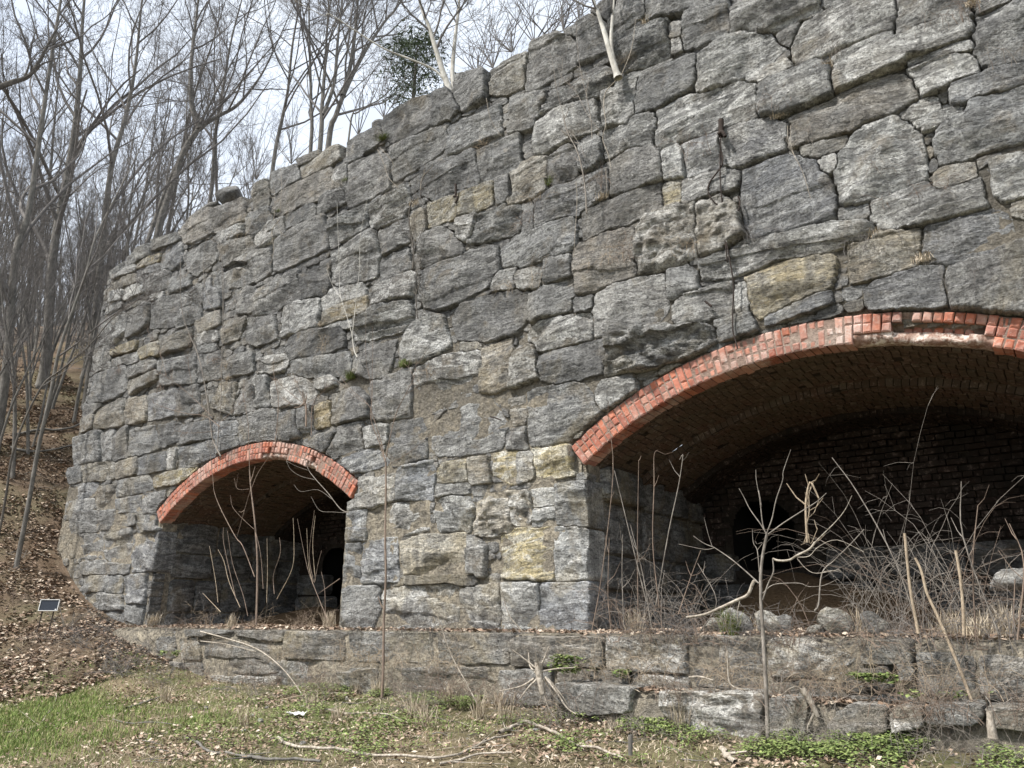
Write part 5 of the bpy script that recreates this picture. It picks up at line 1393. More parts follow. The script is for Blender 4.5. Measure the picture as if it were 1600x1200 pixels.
# climbers and saplings rooted in the masonry (close to the wall face)
a3 = lambda ox, oy, *p: C(ox, oy, 3, *p)
w1 = lambda *p: C(160, 280, 4, *p)
stems('wall_sapling', 'pale twin-stemmed sapling rooted above the left arch', 'sapling', [
    (a3(0, 400, (1035, 940), (1010, 890), (995, 850), (975, 700), (950, 550), (920, 440), (880, 350), (850, 230), (845, 0)), .017, .006), (a3(0, 400, (1020, 900), (1025, 800), (1035, 700), (1040, 500), (1045, 280), (1040, 60)), .014, .006),
    (a3(0, 400, (1045, 280), (1090, 180), (1140, 90), (1190, 30)), .007, .004), (a3(0, 400, (1035, 280), (980, 220), (958, 130), (955, 50)), .007, .004), (w1((755, 850), (760, 700), (745, 500), (715, 380)), .007, .004),
    (w1((640, 680), (630, 520), (645, 400), (660, 370), (700, 390), (760, 410)), .006, .004), (w1((850, 620), (900, 560), (940, 460)), .005, .003), (a3(0, 400, (1020, 830), (1070, 790), (1120, 760)), .008, .003)], -.22, M['sapling'], twigs=2, seed=80)
stems('wall_sapling', 'small pale Y-shaped sapling on the wall face above the left arch', 'sapling', [
    (m4((475, 475), (460, 440), (450, 365)), .014, .011), (m4((450, 365), (425, 280), (395, 180), (390, 60), (380, -250)), .009, .004), (m4((452, 365), (470, 200), (485, 60), (490, -100), (520, -260)), .009, .004), (m4((400, 200), (360, 140), (330, 60)), .006, .003)], -.2, M['pale'], seed=81)
stems('wall_sapling', 'thin sapling growing out of the masonry below the pale trunk', 'sapling', [
    (a3(800, 0, (350, 1000), (340, 860), (310, 720), (260, 620), (240, 540)), .014, .008), (a3(800, 0, (240, 540), (210, 420), (195, 320), (180, 250)), .007, .004), (a3(800, 0, (375, 650), (370, 560), (350, 450), (330, 370), (310, 250), (300, 90)), .01, .005),
    (a3(800, 0, (410, 610), (350, 530), (300, 430), (240, 370), (215, 320)), .007, .004), (a3(800, 0, (220, 410), (235, 330), (235, 250)), .004, .003), (a3(800, 0, (345, 740), (300, 650), (250, 600)), .006, .004)], -.25, M['sapling'], twigs=4, seed=82)
stems('wall_vine', 'long thin root dangling down the wall under the pale trunk', 'vine', [
    (a3(800, 0, (490, 375), (440, 430), (430, 500), (440, 580), (425, 650), (450, 720), (465, 790)), .009, .004), (a3(800, 0, (300, 850), (305, 940), (295, 1100), (290, 1200)), .007, .004), (a3(800, 0, (440, 790), (445, 900)), .005, .003), (a3(800, 0, (510, 360), (560, 230), (580, 90)), .01, .004)], -.2, M['straw'], seed=83)
stems('wall_vine', 'tangled woody climber running down the wall left of the tan block', 'vine', [
    (C(400, 260, 4, (980, 640), (985, 520), (960, 380), (960, 260), (1000, 180)), .016, .006), (C(400, 260, 4, (990, 520), (1040, 400), (1070, 300), (1100, 230), (1150, 130)), .009, .004), (C(400, 260, 4, (985, 470), (920, 400), (880, 320)), .006, .003),
    (C(400, 260, 4, (1010, 950), (1000, 800), (1020, 740), (1000, 660)), .012, .007), (C(400, 260, 4, (1040, 160), (1040, 80), (1080, 20)), .007, .003), (C(400, 260, 4, (1060, 270), (1030, 200), (1030, 100)), .006, .003), (C(400, 260, 4, (1030, 880), (1040, 780), (1010, 700)), .007, .004)], -.17, M['bark_dark'], twigs=9, seed=84)
stems('wall_vine', 'brown rootlets hanging below the mossy joint at the wall top', 'vine', [
    (C(400, 260, 4, (150, 330), (100, 400), (110, 520), (90, 620)), .01, .004), (C(400, 260, 4, (130, 330), (150, 400), (185, 440)), .006, .003), (C(400, 260, 4, (110, 340), (120, 230), (110, 100)), .006, .003), (C(400, 260, 4, (150, 290), (160, 120), (155, 20)), .006, .003)], -.2, M['straw'], twigs=7, seed=85)
stems('wall_vine', 'pale looping roots under the grass tuft near the wall top', 'vine', [
    (C(400, 0, 3, (570, 700), (600, 770), (620, 830), (665, 880)), .007, .004), (C(400, 0, 3, (580, 690), (640, 760), (640, 820)), .006, .004), (C(400, 0, 3, (770, 890), (780, 830), (820, 790)), .009, .005), (C(400, 0, 3, (1080, 460), (1100, 560), (1150, 640)), .006, .003)], -.2, M['straw'], twigs=3, seed=86)
stems('wall_shrub', 'leafless twiggy shrub rooted just above the left arch crown', 'shrub', [
    (a3(400, 400, (235, 800), (235, 700), (225, 690)), .02, .012), (a3(400, 400, (230, 700), (170, 650), (110, 600), (95, 570)), .008, .003), (a3(400, 400, (230, 690), (200, 620), (195, 590)), .008, .003), (a3(400, 400, (240, 690), (300, 650), (340, 610)), .007, .003), (a3(400, 400, (260, 840), (260, 760), (262, 700)), .01, .004),
    (a3(400, 400, (225, 700), (160, 690), (120, 660)), .006, .003)], -.25, M['redstem'], twigs=9, seed=87)
stems('wall_shrub', 'tangled leafless shrub on the wall left of the left arch crown', 'shrub', [
    (a3(0, 400, (1030, 800), (960, 750), (880, 740), (800, 720), (720, 690)), .008, .003), (a3(0, 400, (1030, 780), (1100, 720), (1180, 640)), .008, .003), (a3(0, 400, (1000, 760), (900, 660), (800, 580), (700, 520)), .007, .003), (a3(0, 400, (900, 600), (880, 480), (900, 380)), .006, .003),
    (a3(0, 400, (780, 560), (740, 430), (690, 350)), .006, .003), (a3(0, 400, (1010, 820), (900, 830), (820, 820)), .006, .003)], -.3, M['redstem'], twigs=16, seed=88)
stems('dry_root', 'short curved root dangling from a joint right of centre', 'root', [(C(1200, 0, 3, (92, 590), (100, 680), (160, 800), (200, 930)), .005, .003), (C(1200, 0, 3, (105, 590), (110, 690), (150, 780)), .004, .003)], -.13, M['straw'], seed=89)
stems('reddish_stalk', 'reddish stem rising above the left arch crown', 'dead stalk', [(a3(400, 400, (90, 870), (100, 780), (105, 670), (85, 560), (80, 500)), .008, .004)], -.3, M['redstem'], seed=90)
# twiggy brush along the wall top
rs = np.random.default_rng(77)
for q, (px, py) in enumerate([(800, 75), (835, 62), (858, 55), (880, 42), (770, 100), (905, 30), (746, 108), (600, 178), (560, 205), (455, 250), (400, 275)]):
    b = at_y(px, py + 6, .25); mb = MB()
    for _ in range(9):
        d = np.array([rs.normal() * .45, rs.normal() * .3, 1.]); d /= np.linalg.norm(d)
        limb(mb, rs, b, d, rs.uniform(.5, 1.5), .009, 3, .2, 4, 4, .7, .004)
    o = mb.build('brush_shrub', M['twig'], loc=b)
    tag(o, 'low leafless brush sprouting along the broken top of the wall', 'shrub', 'leafless brush along the wall top')
# ------------------------------------------------------------------ ground cover (nobody could count it)
def scatter_quads(P, size, tiltmax, rs, fold=.3, asp=.6):
    """leaf-shaped folded pairs of triangles as one strip each"""
    n = len(P); a = rs.uniform(0, 6.283, n); t = rs.uniform(-tiltmax, tiltmax, n); t2 = rs.uniform(-tiltmax, tiltmax, n)
    s = size * rs.uniform(.6, 1.3, n)
    U = np.stack([np.cos(a), np.sin(a), np.tan(np.clip(t, -1.3, 1.3)) * .8], 1); U /= np.linalg.norm(U, axis=1)[:, None]
    W = np.stack([-np.sin(a), np.cos(a), np.tan(np.clip(t2, -1.3, 1.3)) * .8], 1); W /= np.linalg.norm(W, axis=1)[:, None]
    U *= s[:, None]; W *= (s * asp)[:, None]; up = np.array([0, 0, 1.]) * (s * fold)[:, None]
    V = np.stack([P - U, P - W * .9 + up * rs.uniform(0, 1, (n, 1)), P + U + up * .4, P + W + up * rs.uniform(0, 1, (n, 1))], 1).reshape(-1, 3)
    q = np.arange(n)[:, None] * 4
    F = np.concatenate([q + [0, 1, 2], q + [0, 2, 3]])
    return V, F

def stuff(name, V, F, mat, label=None, cat=None):
    o = bpy.data.objects.new(name, new_mesh(name, V, F, False)); COL.objects.link(o); o.data.materials.append(mat)
    return tag(o, kind='stuff', label=label, cat=cat)

rs = np.random.default_rng(900)
def pts_in(n, x0, x1, y0, y1, dens=None):
    x = rs.uniform(x0, x1, n); y = rs.uniform(y0, y1, n)
    if dens is not None:
        m = rs.random(n) < dens(x, y); x, y = x[m], y[m]
    return x, y
def zz(x, y): return near_f(x, y)
lawn_m = lambda x, y: np.clip(sstep(-7.2, -9.0, x + .6 * (fbm(x * .8, y * .8, 3, 44) - .5) * 4) * sstep(-1.5, -2.2, y) * sstep(-12.2, -10.8, x), 0, 1)
# dead leaves
LV, LF, ln_ = [], [], 0
def addleaf(P, size, tl_=.7):
    global ln_
    V, F = scatter_quads(P, size, tl_, rs); LV.append(V); LF.append(F + ln_); ln_ += len(V)
x, y = pts_in(100000, -24, -11.0, -6.5, 2.0, lambda x, y: (.12 + 1.1 * sstep(.36, .62, fbm(x * 1.7, y * 1.7, 4, 61, .65))) * np.clip(1.15 - (-x - 11) / 20, .3, 1) * ((x > -16.4) * (y > -.12) < 1))
z = zz(x, y); addleaf(np.stack([x, y, z + .01 + .04 * rs.random(len(x))], 1), .038)
x, y = pts_in(46000, -11.4, 2.0, -6.0, -.6, lambda x, y: (.2 + .9 * sstep(.45, .62, fbm(x * 1.1, y * 1.1, 3, 71))) * (1 - .85 * lawn_m(x, y)))
z = zz(x, y); addleaf(np.stack([x, y, z + .012 + .02 * rs.random(len(x))], 1), .023)
x, y = pts_in(5200, -12.8, 2.2, -.55, .0, lambda x, y: .3 + .7 * fbm(x * 2, y * 2, 2, 7)); z = np.full(len(x), 1.455); addleaf(np.stack([x, y, z + .02 * rs.random(len(x))], 1), .034)
x, y = pts_in(2600, -4.1, .7, 0, 1.2); addleaf(np.stack([x, y, floor_f(x, y) + .01], 1), .035)
x, y = pts_in(2200, -12.8, -8.1, 0, 1.2); addleaf(np.stack([x, y, floor_f(x, y) + .01], 1), .035)
x, y = pts_in(2600, -3.9, 2.2, -.92, -.55); addleaf(np.stack([x, y, np.full(len(x), 1.0) + .02 * rs.random(len(x))], 1), .03)
stuff('leaf_litter', np.concatenate(LV), np.concatenate(LF), M['leaf'], 'brown dead leaves strewn over the slope, the ledge and the ground', 'leaves')
# grass blades
def blades(x, y, z, h, w, lean, mat, name, label, cat):
    n = len(x); a = rs.uniform(0, 6.283, n); hh = h * rs.uniform(.5, 1.3, n); ln2 = lean * hh * rs.uniform(.1, 1, n); b = rs.uniform(0, 6.283, n)
    B = np.stack([x, y, z], 1); U = np.stack([np.cos(a), np.sin(a), 0 * a], 1) * w
    D = np.stack([np.cos(b), np.sin(b), 0 * a], 1) * ln2[:, None]; up = np.stack([0 * a, 0 * a, hh], 1)
    V = np.stack([B - U, B + U, B + .55 * up + D * .35 + U * .7, B + .55 * up + D * .35 - U * .7, B + up * .92 + D], 1).reshape(-1, 3)
    q = np.arange(n)[:, None] * 5
    return stuff(name, V, np.concatenate([q + [0, 1, 2], q + [0, 2, 3], q + [3, 2, 4]]), mat, label, cat)
x, y = pts_in(110000, -12.2, -4.5, -6.2, -1.3, lambda x, y: np.clip(lawn_m(x, y) * (.25 + 1.1 * sstep(.35, .6, fbm(x * 1.5, y * 1.5, 3, 81))) + .05, 0, 1))
blades(x, y, zz(x, y), .06, .0035, .8, M['grass'], 'lawn_grass', 'short bright green grass in the left foreground', 'grass')
x, y = pts_in(60000, -11.4, 2, -6, -.6, lambda x, y: (.35 + .65 * sstep(.4, .6, fbm(x * 1.3, y * 1.3, 3, 191))) * (1 - .75 * lawn_m(x, y)))
blades(x, y, zz(x, y), .028, .0035, 3.0, M['drygrass'], 'dead_thatch', 'flattened pale dead grass covering the foreground ground', 'dead grass')
x, y = pts_in(22000, -9.5, 2, -6, -.9, lambda x, y: sstep(.5, .66, fbm(x * 1.2, y * 1.2, 3, 91)))
blades(x, y, zz(x, y), .05, .003, .9, M['grass'], 'sparse_grass', 'sparse green grass among the litter of the foreground', 'grass')
# green weeds: small leaf clusters where the photo shows them
WV, WF, wn_ = [], [], 0
def weeds(cx, cy, rx, ry, n, z=None, h=.10, sz=.014):
    global wn_
    a = rs.uniform(0, 6.283, n); q = np.sqrt(rs.random(n)); x = cx + rx * q * np.cos(a); y = cy + ry * q * np.sin(a)
    k = fbm(x * 3.5, y * 3.5, 3, 17); m = rs.random(n) < sstep(.44, .62, k) * .8; x, y, k = x[m], y[m], k[m]
    zb = zz(x, y) if z is None else z
    for l in range(4):
        P = np.stack([x + rs.normal(size=len(x)) * .02, y + rs.normal(size=len(x)) * .02, zb + .02 + h * k * rs.random(len(x)) ** .7], 1)
        V, F = scatter_quads(P, sz, .5, rs, .15, .62); WV.append(V); WF.append(F + wn_); wn_ += len(V)
def weeds_px(px, py, rx, ry, n, **k):
    p = ground_hit(px, py); weeds(p[0], p[1], rx, ry, n, **k)
for px, py, rx, ry, n in [(520, 1090, .8, .35, 900), (620, 1085, .9, .3, 1500), (700, 1100, .8, .35, 1500), (770, 1100, .6, .3, 1100), (840, 1100, .5, .3, 1100), (930, 1120, .4, .3, 500), (1010, 1135, .45, .3, 1200), (1060, 1165, .4, .3, 700),
                          (1330, 1180, .6, .45, 1300), (1450, 1165, .5, .4, 1100), (1560, 1155, .5, .4, 1200), (1390, 1185, .5, .3, 700), (1200, 1190, .5, .3, 900), (960, 1180, .5, .3, 500), (600, 1130, 1.0, .4, 900), (420, 1110, .8, .3, 500), (380, 1150, .9, .5, 500), (560, 1170, .9, .4, 700), (850, 1150, .8, .4, 700), (1580, 1190, .5, .4, 1500),
                          (250, 1060, .5, .3, 200), (200, 1040, .4, .3, 160), (110, 1060, .5, .3, 100)]:
    weeds_px(px, py, rx, ry, n)
for px, py, r in [(905, 1045, .16), (945, 1050, .12), (890, 1030, .1), (1480, 1085, .16), (1370, 1058, .1), (265, 1020, .1)]:
    p = at_y(px, py, -.75); weeds(p[0], p[1], r * 1.8, r, 260, z=p[2] - .06, h=.12, sz=.024)
stuff('green_weeds', np.concatenate(WV), np.concatenate(WF), M['weed'], 'low green spring weeds at the foot of the ledge', 'weeds')

# tufts of dry grass, each a plant
def tuft(p, n, h, label, group=None, mat='drygrass', droop=1.0, hang=0.0, w=.0025):
    a = rs.uniform(0, 6.283, n); hh = h * rs.uniform(.4, 1.1, n); ln2 = hh * rs.uniform(.1, 1, n) * droop; B = rs.normal(size=(n, 3)) * np.array([.04, .02, .005])
    D = np.stack([np.cos(a), np.sin(a) * .7 - .2 * (hang > 0), 0 * a], 1) * ln2[:, None]; up = np.stack([0 * a, 0 * a, hh], 1); U = np.stack([np.sin(a), -np.cos(a), 0 * a], 1) * w
    mid = B + up * .6 * (1 - hang) + D * .5; tip = B + up * (1 - 2.0 * hang) + D
    V = np.stack([B - U, B + U, mid + U, mid - U, tip], 1).reshape(-1, 3); q = np.arange(n)[:, None] * 5
    o = bpy.data.objects.new('grass_tuft', new_mesh('grass_tuft', V, np.concatenate([q + [0, 1, 2], q + [0, 2, 3], q + [3, 2, 4]]), False))
    COL.objects.link(o); o.data.materials.append(M[mat]); o.location = p
    return tag(o, label, 'grass tuft', group)
tuft(at_y(632, 572, -.06), 260, .3, 'large green-brown grass tuft on the wall above the tall forked sapling', mat='moss', hang=.55, droop=.5)
tuft(at_y(548, 592, -.06), 160, .26, 'green grass tuft on the wall left of the larger tuft', mat='moss', hang=.3)
tuft(at_y(598, 218, -.06), 150, .25, 'grass tuft hanging from the joint near the wall top', mat='moss', hang=.5)
tuft(at_y(540, 285, -.05), 110, .2, 'mossy tuft in an upright joint near the wall top', mat='moss', hang=.6)
tuft(at_y(436, 332, -.05), 90, .2, 'small mossy tuft above the hanging brown rootlets', mat='moss', hang=.5)
tuft(at_y(860, 288, -.05), 90, .12, 'green and rust tuft beside the dark square joint', mat='moss')
for px, py, lb in [(648, 320, 'dark dry tuft in the climber tangle'), (940, 312, 'rusty dry tuft by the thin wall sapling'), (1442, 408, 'rusty tuft in the joint above the blue-grey stone'), (1368, 370, 'dry tuft at the end of the long flat slab'), (1292, 108, 'brown tuft at the left end of the long white stone'),
                   (1008, 38, 'brown tuft in a joint right of the pale trunk'), (1520, 8, 'rust-brown tuft at the top edge of the view'), (1215, 185, 'brown tuft in the dark gap beside the long slab'), (592, 770, 'orange tuft beside the left arch spring'), (500, 510, 'dry tuft on a joint above the left arch')]:
    tuft(at_y(px, py, -.05), 80, .13, lb, hang=.2)
lb_ = 'one of the pale dry grass tufts on the ledge and ground'
for q in range(16):
    px = [rs.uniform(930, 1600), rs.uniform(240, 540), rs.uniform(1350, 1600)][q % 3]
    x = at_y(px, 1000, -.3)[0]; yy = rs.uniform(-.5, .3)
    tuft((x, yy, 1.47), 90, rs.uniform(.1, .26), lb_, 'pale dry grass tufts')
for q in range(26):
    p = ground_hit(rs.uniform(230, 1590), rs.uniform(1060, 1150)); tuft(p, 70, rs.uniform(.12, .28), lb_, 'pale dry grass tufts')
p = at_y(1140, 975, -.3); tuft((p[0], -.3, 1.45), 200, .25, 'green-brown grass tuft among the round stones of the large arch', mat='moss')

# brambles: arching dead canes, each clump a plant
def bramble(p, n, h, spread, label, group, mat='sapling', seed=0, r=.0022, dy=.6):
    q_ = np.random.default_rng(seed); mb = MB(); n = max(6, int(n * .62)); h = h * .72
    hang_ = label.startswith('one of the small clumps')
    for _ in range(n):
        a = q_.uniform(0, 6.283); L = h * q_.uniform(.5, 1.4); s = spread * q_.uniform(.2, 1.2)
        d = np.array([math.cos(a), math.sin(a) * dy, 0]); b = np.array([q_.normal() * .12, q_.normal() * .06, -.04])
        t = np.linspace(0, 1, 8)[:, None]; drop = q_.uniform(.5, 1.75)
        P = b + d * s * t ** 1.2 + np.array([0, 0, 1.]) * L * (t * (1.6 - drop * t)) + np.cumsum(q_.normal(size=(8, 3)), 0) * .012
        P[:, 2] = np.maximum(P[:, 2], -.03 if not hang_ else -.5)
        if hang_: P[:, 1] = -np.abs(P[:, 1]) - .015; P[:, 1] = np.maximum(P[:, 1], -.14)
        rr = np.linspace(r * q_.uniform(.8, 1.5), r * .4, 8); mb.add(*tube(P, rr, 4))
        for _ in range(5):
            i = q_.integers(2, 7); e = q_.normal(size=3) * np.array([1, .6, .8]); e /= np.linalg.norm(e); l2 = q_.uniform(.08, .3)
            mb.add(*tube(np.array([P[i], P[i] + e * l2 * .5 + [0, 0, .02], P[i] + e * l2]), [r * .6, r * .5, r * .3], 3))
    o = mb.build('bramble', M[mat]); o.location = p
    return tag(o, label, 'bramble', group)
G1 = 'tangled brambles in the large arch mouth'
for q, (px, h, s, n) in enumerate([(960, .8, .5, 16), (1010, 1.0, .6, 22), (1060, .75, .7, 20), (1110, .55, .6, 14), (1330, .8, .8, 16), (1390, 1.1, .9, 26), (1450, 1.2, 1.0, 30), (1500, 1.1, .9, 26), (1560, .9, .9, 20), (1250, .5, .6, 10), (1420, 1.5, 1.2, 16)]):
    x = at_y(px, 990, -.2)[0]; bramble((x, rs.uniform(-.4, .3), 1.46), int(n * 1.25), h * 1.25, s * 1.35, 'tangle of thin pale dead brambles filling the large arch mouth', G1, 'sapling' if q % 3 else 'redstem', 500 + q)
G2 = 'dead brush along the ledge'
for q, px in enumerate([250, 285, 330, 370, 410, 455, 500, 470, 390, 300]):
    x = at_y(px, 985, -.5)[0]; bramble((x, -.35 if q % 2 else .3, 1.45), 14, .38, .35, 'low dead brush on the ledge in front of the left arch', G2, 'redstem' if q % 2 else 'cane', 540 + q, .0022)
G3 = 'dead brush at the foot of the ledge'
for q, (px, py) in enumerate([(180, 1050), (215, 1035), (150, 1030), (250, 1055), (300, 1075), (340, 1065), (390, 1080), (430, 1070), (500, 1080), (130, 1000), (190, 1000), (100, 1050), (60, 1000), (30, 1040), (1000, 1090), (1060, 1100), (1300, 1120), (1420, 1130), (1500, 1110), (1560, 1090), (880, 1110), (1150, 1130)]):
    p = ground_hit(px, py); bramble(p, 16, .34, .4, 'low brown dead brush at the foot of slope and ledge', G3, ['twig', 'redstem', 'cane'][q % 3], 580 + q, .003, 1.0)
G8 = 'dead brush on the leafy slope'
for q in range(44):
    p = ground_hit(rs.uniform(5, 150) if q % 2 else rs.uniform(90, 260), rs.uniform(690, 1060) if q % 2 else rs.uniform(960, 1060)); bramble(p, 12, rs.uniform(.25, .55), .5, 'one of the low tangles of brown dead brush on the leafy slope', G8, ['twig', 'redstem', 'bark', 'cane'][q % 4], 3580 + q, .0035, 1.0)
G4 = 'dead brush on the ledge front'
for q, px in enumerate([960, 1000, 1045, 1080, 1120, 1180, 1240, 1300, 1350, 1440, 1500, 1550]):
    p = at_y(px, 1030 + 10 * (q % 3), -.75); bramble((p[0], -.75, 1.0 if q % 2 else 1.42), 9, .35, .4, 'thin dead brush hanging over the right part of the ledge', G4, 'sapling' if q % 2 else 'redstem', 640 + q, .003)

G7 = 'dead twigs growing from the wall joints'
for q in range(64):
    px = rs.uniform(190, 1560); pz = rs.uniform(.05, .95); top_ = 430 - (px - 180) * .53 if px < 1000 else -10
    py = top_ + (640 - top_) * pz if px < 900 else rs.uniform(10, 440)
    w_p = at_y(px, py, -.06)
    if px > 1000 and rs.random() < .55: continue
    bramble(w_p, 8, rs.uniform(.2, .5), rs.uniform(.1, .3), 'one of the small clumps of dead twigs rooted in the wall joints', G7, ['twig', 'redstem', 'cane', 'sapling'][q % 4], 2640 + q, .002, .3)
G6 = 'dead stems along the foundation ledge'
for q in range(96):
    px = rs.uniform(225, 1600); yy, zb_ = [(-.62, 1.40), (-1.05, .98 if px > 930 else .86), (-.75, 1.1), (-1.25, None)][q % 4]
    x_ = at_y(px, 1030, yy)[0]; zb_ = float(H(x_, yy)) if zb_ is None else max(zb_, float(H(x_, yy)))
    bramble((x_, yy, zb_), 13, rs.uniform(.3, .6), .4, 'one of the messy clumps of thin dead stems along the foundation ledge', G6, ['twig', 'redstem', 'cane', 'sapling'][q % 4], 1640 + q, .0019, .5)
# sticks and fallen branches on the ground, traced
def ground_stick(pts, r0, r1, label, mat='straw', lift=.02, twigs=2, group=None, seed=0, name='fallen_branch'):
    P = []
    for a, b in pts:
        p = ground_hit(a, b); P.append([p[0], p[1], float(zz(p[0], p[1])) + r0 + lift * rs.random()])
    P = smooth_path(np.array(P), 4); mb = MB(); n = len(P); r0 *= .62; r1 *= .62
    P[1:-1] += rs.normal(size=(n - 2, 3)) * r0 * .22; mb.add(*tube(P, np.linspace(r0, r1, n) * (1 + .25 * rs.random(n)), 6))
    for _ in range(twigs):
        i = rs.integers(1, max(2, n - 1)); e = (P[i] - P[i - 1]) / (np.linalg.norm(P[i] - P[i - 1]) + 1e-9) + rs.normal(size=3) * np.array([.7, .7, .25]); e[2] = abs(e[2]) * .6; L = rs.uniform(.1, .35)
        mb.add(*tube(np.array([P[i], P[i] + e * L * .5, P[i] + e * L]), [r1 * .8, r1 * .6, r1 * .3], 4))
    o = mb.build(name, M[mat], loc=P[0]); return tag(o, label, 'stick', group)
b3 = lambda ox, *p: C(ox, 800, 3, *p)
ground_stick(b3(800, (-60, 1060), (0, 1030), (60, 1015), (130, 1030), (200, 1070), (290, 1110), (400, 1150), (520, 1185)), .026, .012, 'thick bleached branch lying across the foreground, right of centre', seed=1)
ground_stick(b3(400, (100, 1080), (160, 1110), (260, 1130), (400, 1140), (520, 1160), (700, 1165), (860, 1165), (980, 1140), (1090, 1090), (1200, 1050)), .02, .012, 'long bleached branch lying along the bottom centre', twigs=4)
ground_stick(b3(400, (320, 950), (420, 960), (520, 960), (620, 970), (690, 990)), .018, .009, 'pale stick lying on green weeds below the pier')
ground_stick(b3(400, (860, 1190), (960, 1170), (1060, 1155), (1200, 1160)), .016, .01, 'straight pale stick beside the thick bleached branch')
ground_stick(b3(400, (20, 900), (110, 890), (200, 875), (330, 860)), .012, .008, 'thin brown stick below the left end of the ledge', 'cane')
ground_stick(b3(0, (920, 1100), (980, 1135), (1060, 1145), (1140, 1165), (1250, 1180)), .018, .012, 'dark grey stick in the bottom left foreground', 'bark')
ground_stick(b3(0, (590, 940), (650, 910), (720, 890), (780, 870)), .02, .012, 'dark brown stick at the edge of the lawn', 'bark')
ground_stick(b3(0, (20, 1045), (100, 1030), (180, 1005), (220, 960), (250, 910), (270, 850)), .012, .006, 'pale curved twig lying on the lawn at the far left')
ground_stick(b3(0, (530, 985), (600, 1000), (720, 1005), (850, 1010)), .01, .006, 'thin dark twig at the lawn edge', 'bark')
ground_stick(b3(400, (-40, 1175), (60, 1190), (180, 1185), (300, 1190)), .02, .016, 'grey stick cut off by the bottom edge, left of centre', 'bark')
ground_stick(b3(800, (985, 1145), (1010, 1175), (1050, 1210)), .03, .026, 'stub of bleached wood at the bottom right of centre')
ground_stick(b3(400, (640, 790), (610, 750)), .008, .006, 'short white stick leaning by the tall sapling foot')
stems('leaning_stick', 'long pale stick leaning against the pier ledge', 'stick', [(C(400, 800, 3, (1048, 920), (980, 790), (920, 680), (875, 560), (840, 450)), .009, .004)], -1.2, M['straw'], seed=95)
stems('leaning_stick', 'pale bent stick against the jamb corner of the pier', 'stick', [(C(400, 800, 3, (1250, 560), (1190, 490), (1160, 400), (1140, 330)), .007, .004)], -.65, M['straw'], seed=96)
stems('arching_stick', 'long pale arching stick in front of the left ledge', 'stick', [(C(0, 800, 3, (940, 560), (1050, 590), (1200, 640), (1330, 740), (1440, 890)), .014, .009)], -1.0, M['straw'], seed=97)
stems('arching_stick', 'second pale stick below the long arching one', 'stick', [(C(0, 800, 3, (940, 605), (1060, 620), (1200, 655)), .009, .006)], -1.0, M['straw'], seed=98)
for q in range(120):
    a, b = rs.uniform(150, 1600), rs.uniform(1085, 1200) ; L = rs.uniform(12, 60); an = rs.uniform(-.5, .5)
    ground_stick([(a, b), (a + L * .5, b + L * .3 * an + rs.normal()), (a + L, b + L * an * .5)], rs.uniform(.003, .008), .003, 'one of the small dead sticks littering the foreground', ['straw', 'cane', 'twig', 'bark'][q % 4], twigs=1, group='small dead sticks on the ground', name='small_stick')
for q in range(40):
    a, b = rs.uniform(5, 130), rs.uniform(690, 1040); L = rs.uniform(10, 40)
    ground_stick([(a, b), (a + L * .5, b + rs.normal() * 3), (a + L, b + rs.normal() * 6)], rs.uniform(.006, .014), .005, 'one of the dead sticks lying in leaves on the slope', 'bark' if q % 2 else 'straw', twigs=2, group='dead sticks on the slope', name='small_stick')
ground_stick([(18, 684), (60, 676), (100, 678), (128, 668)], .06, .035, 'fallen grey log, upper of two lying across the top of the slope', 'bark')
ground_stick([(15, 705), (60, 712), (119, 701)], .05, .03, 'fallen grey log, lower of two lying across the top of the slope', 'bark')

# uprooted-looking stump below the pier
p0 = at_y(842, 1062, -1.15)
sp = [((842, 1048), (820, 1030), (800, 1015)), ((842, 1045), (850, 1030), (858, 1010)), ((842, 1050), (870, 1045), (898, 1043)), ((840, 1060), (825, 1075), (812, 1092)), ((846, 1060), (850, 1085), (858, 1108), (872, 1128)), ((850, 1060), (862, 1082), (874, 1100)),
      ((852, 1058), (870, 1082), (885, 1105), (900, 1116)), ((835, 1060), (815, 1072), (780, 1080)), ((838, 1052), (828, 1040), (826, 1020)), ((846, 1050), (840, 1034), (836, 1018)), ((848, 1062), (848, 1080), (842, 1100)), ((856, 1060), (880, 1090), (892, 1112))]
stems('root_stump', 'splayed root stump with bleached roots at the ledge foot below the pier', 'stump', [([(842, 1035), (842, 1050), (845, 1070), (848, 1085)], .05, .03)] + [(list(q), .017, .008, .1 * (i % 3 - 1)) for i, q in enumerate(sp)], -1.15, M['straw'], 6, seed=120, partname='root')
stems('root_stump', 'gnarled root in the broken right part of the ledge', 'root', [(C(1200, 800, 3, (160, 830), (190, 870), (215, 920), (235, 960)), .04, .02), (C(1200, 800, 3, (165, 835), (120, 820), (60, 860)), .012, .006), (C(1200, 800, 3, (225, 930), (190, 1000), (185, 1030)), .02, .01)], -.95, M['straw'], 6, seed=121, partname='root')
stems('dead_post', 'short bleached dead stub standing in weeds at right', 'stump', [(C(1200, 800, 3, (1055, 1060), (1045, 990), (1040, 930)), .035, .022)], -1.6, M['straw'], 7, seed=122)
stems('dead_post', 'small dark stub standing in foreground litter right of centre', 'stump', [([(985, 1180), (985, 1148)], .02, .02)], -2.0, M['bark'], 6, seed=123)
stems('root', 'pale root lying on the right ledge step', 'root', [(C(800, 800, 3, (830, 775), (880, 772), (945, 790)), .012, .009)], -.9, M['straw'], 5, seed=124)
stems('root', 'curved root hanging over the lower ledge block', 'root', [(C(800, 800, 3, (1010, 650), (1015, 780), (1040, 820), (1095, 835)), .009, .007)], -.95, M['straw'], 5, seed=125)

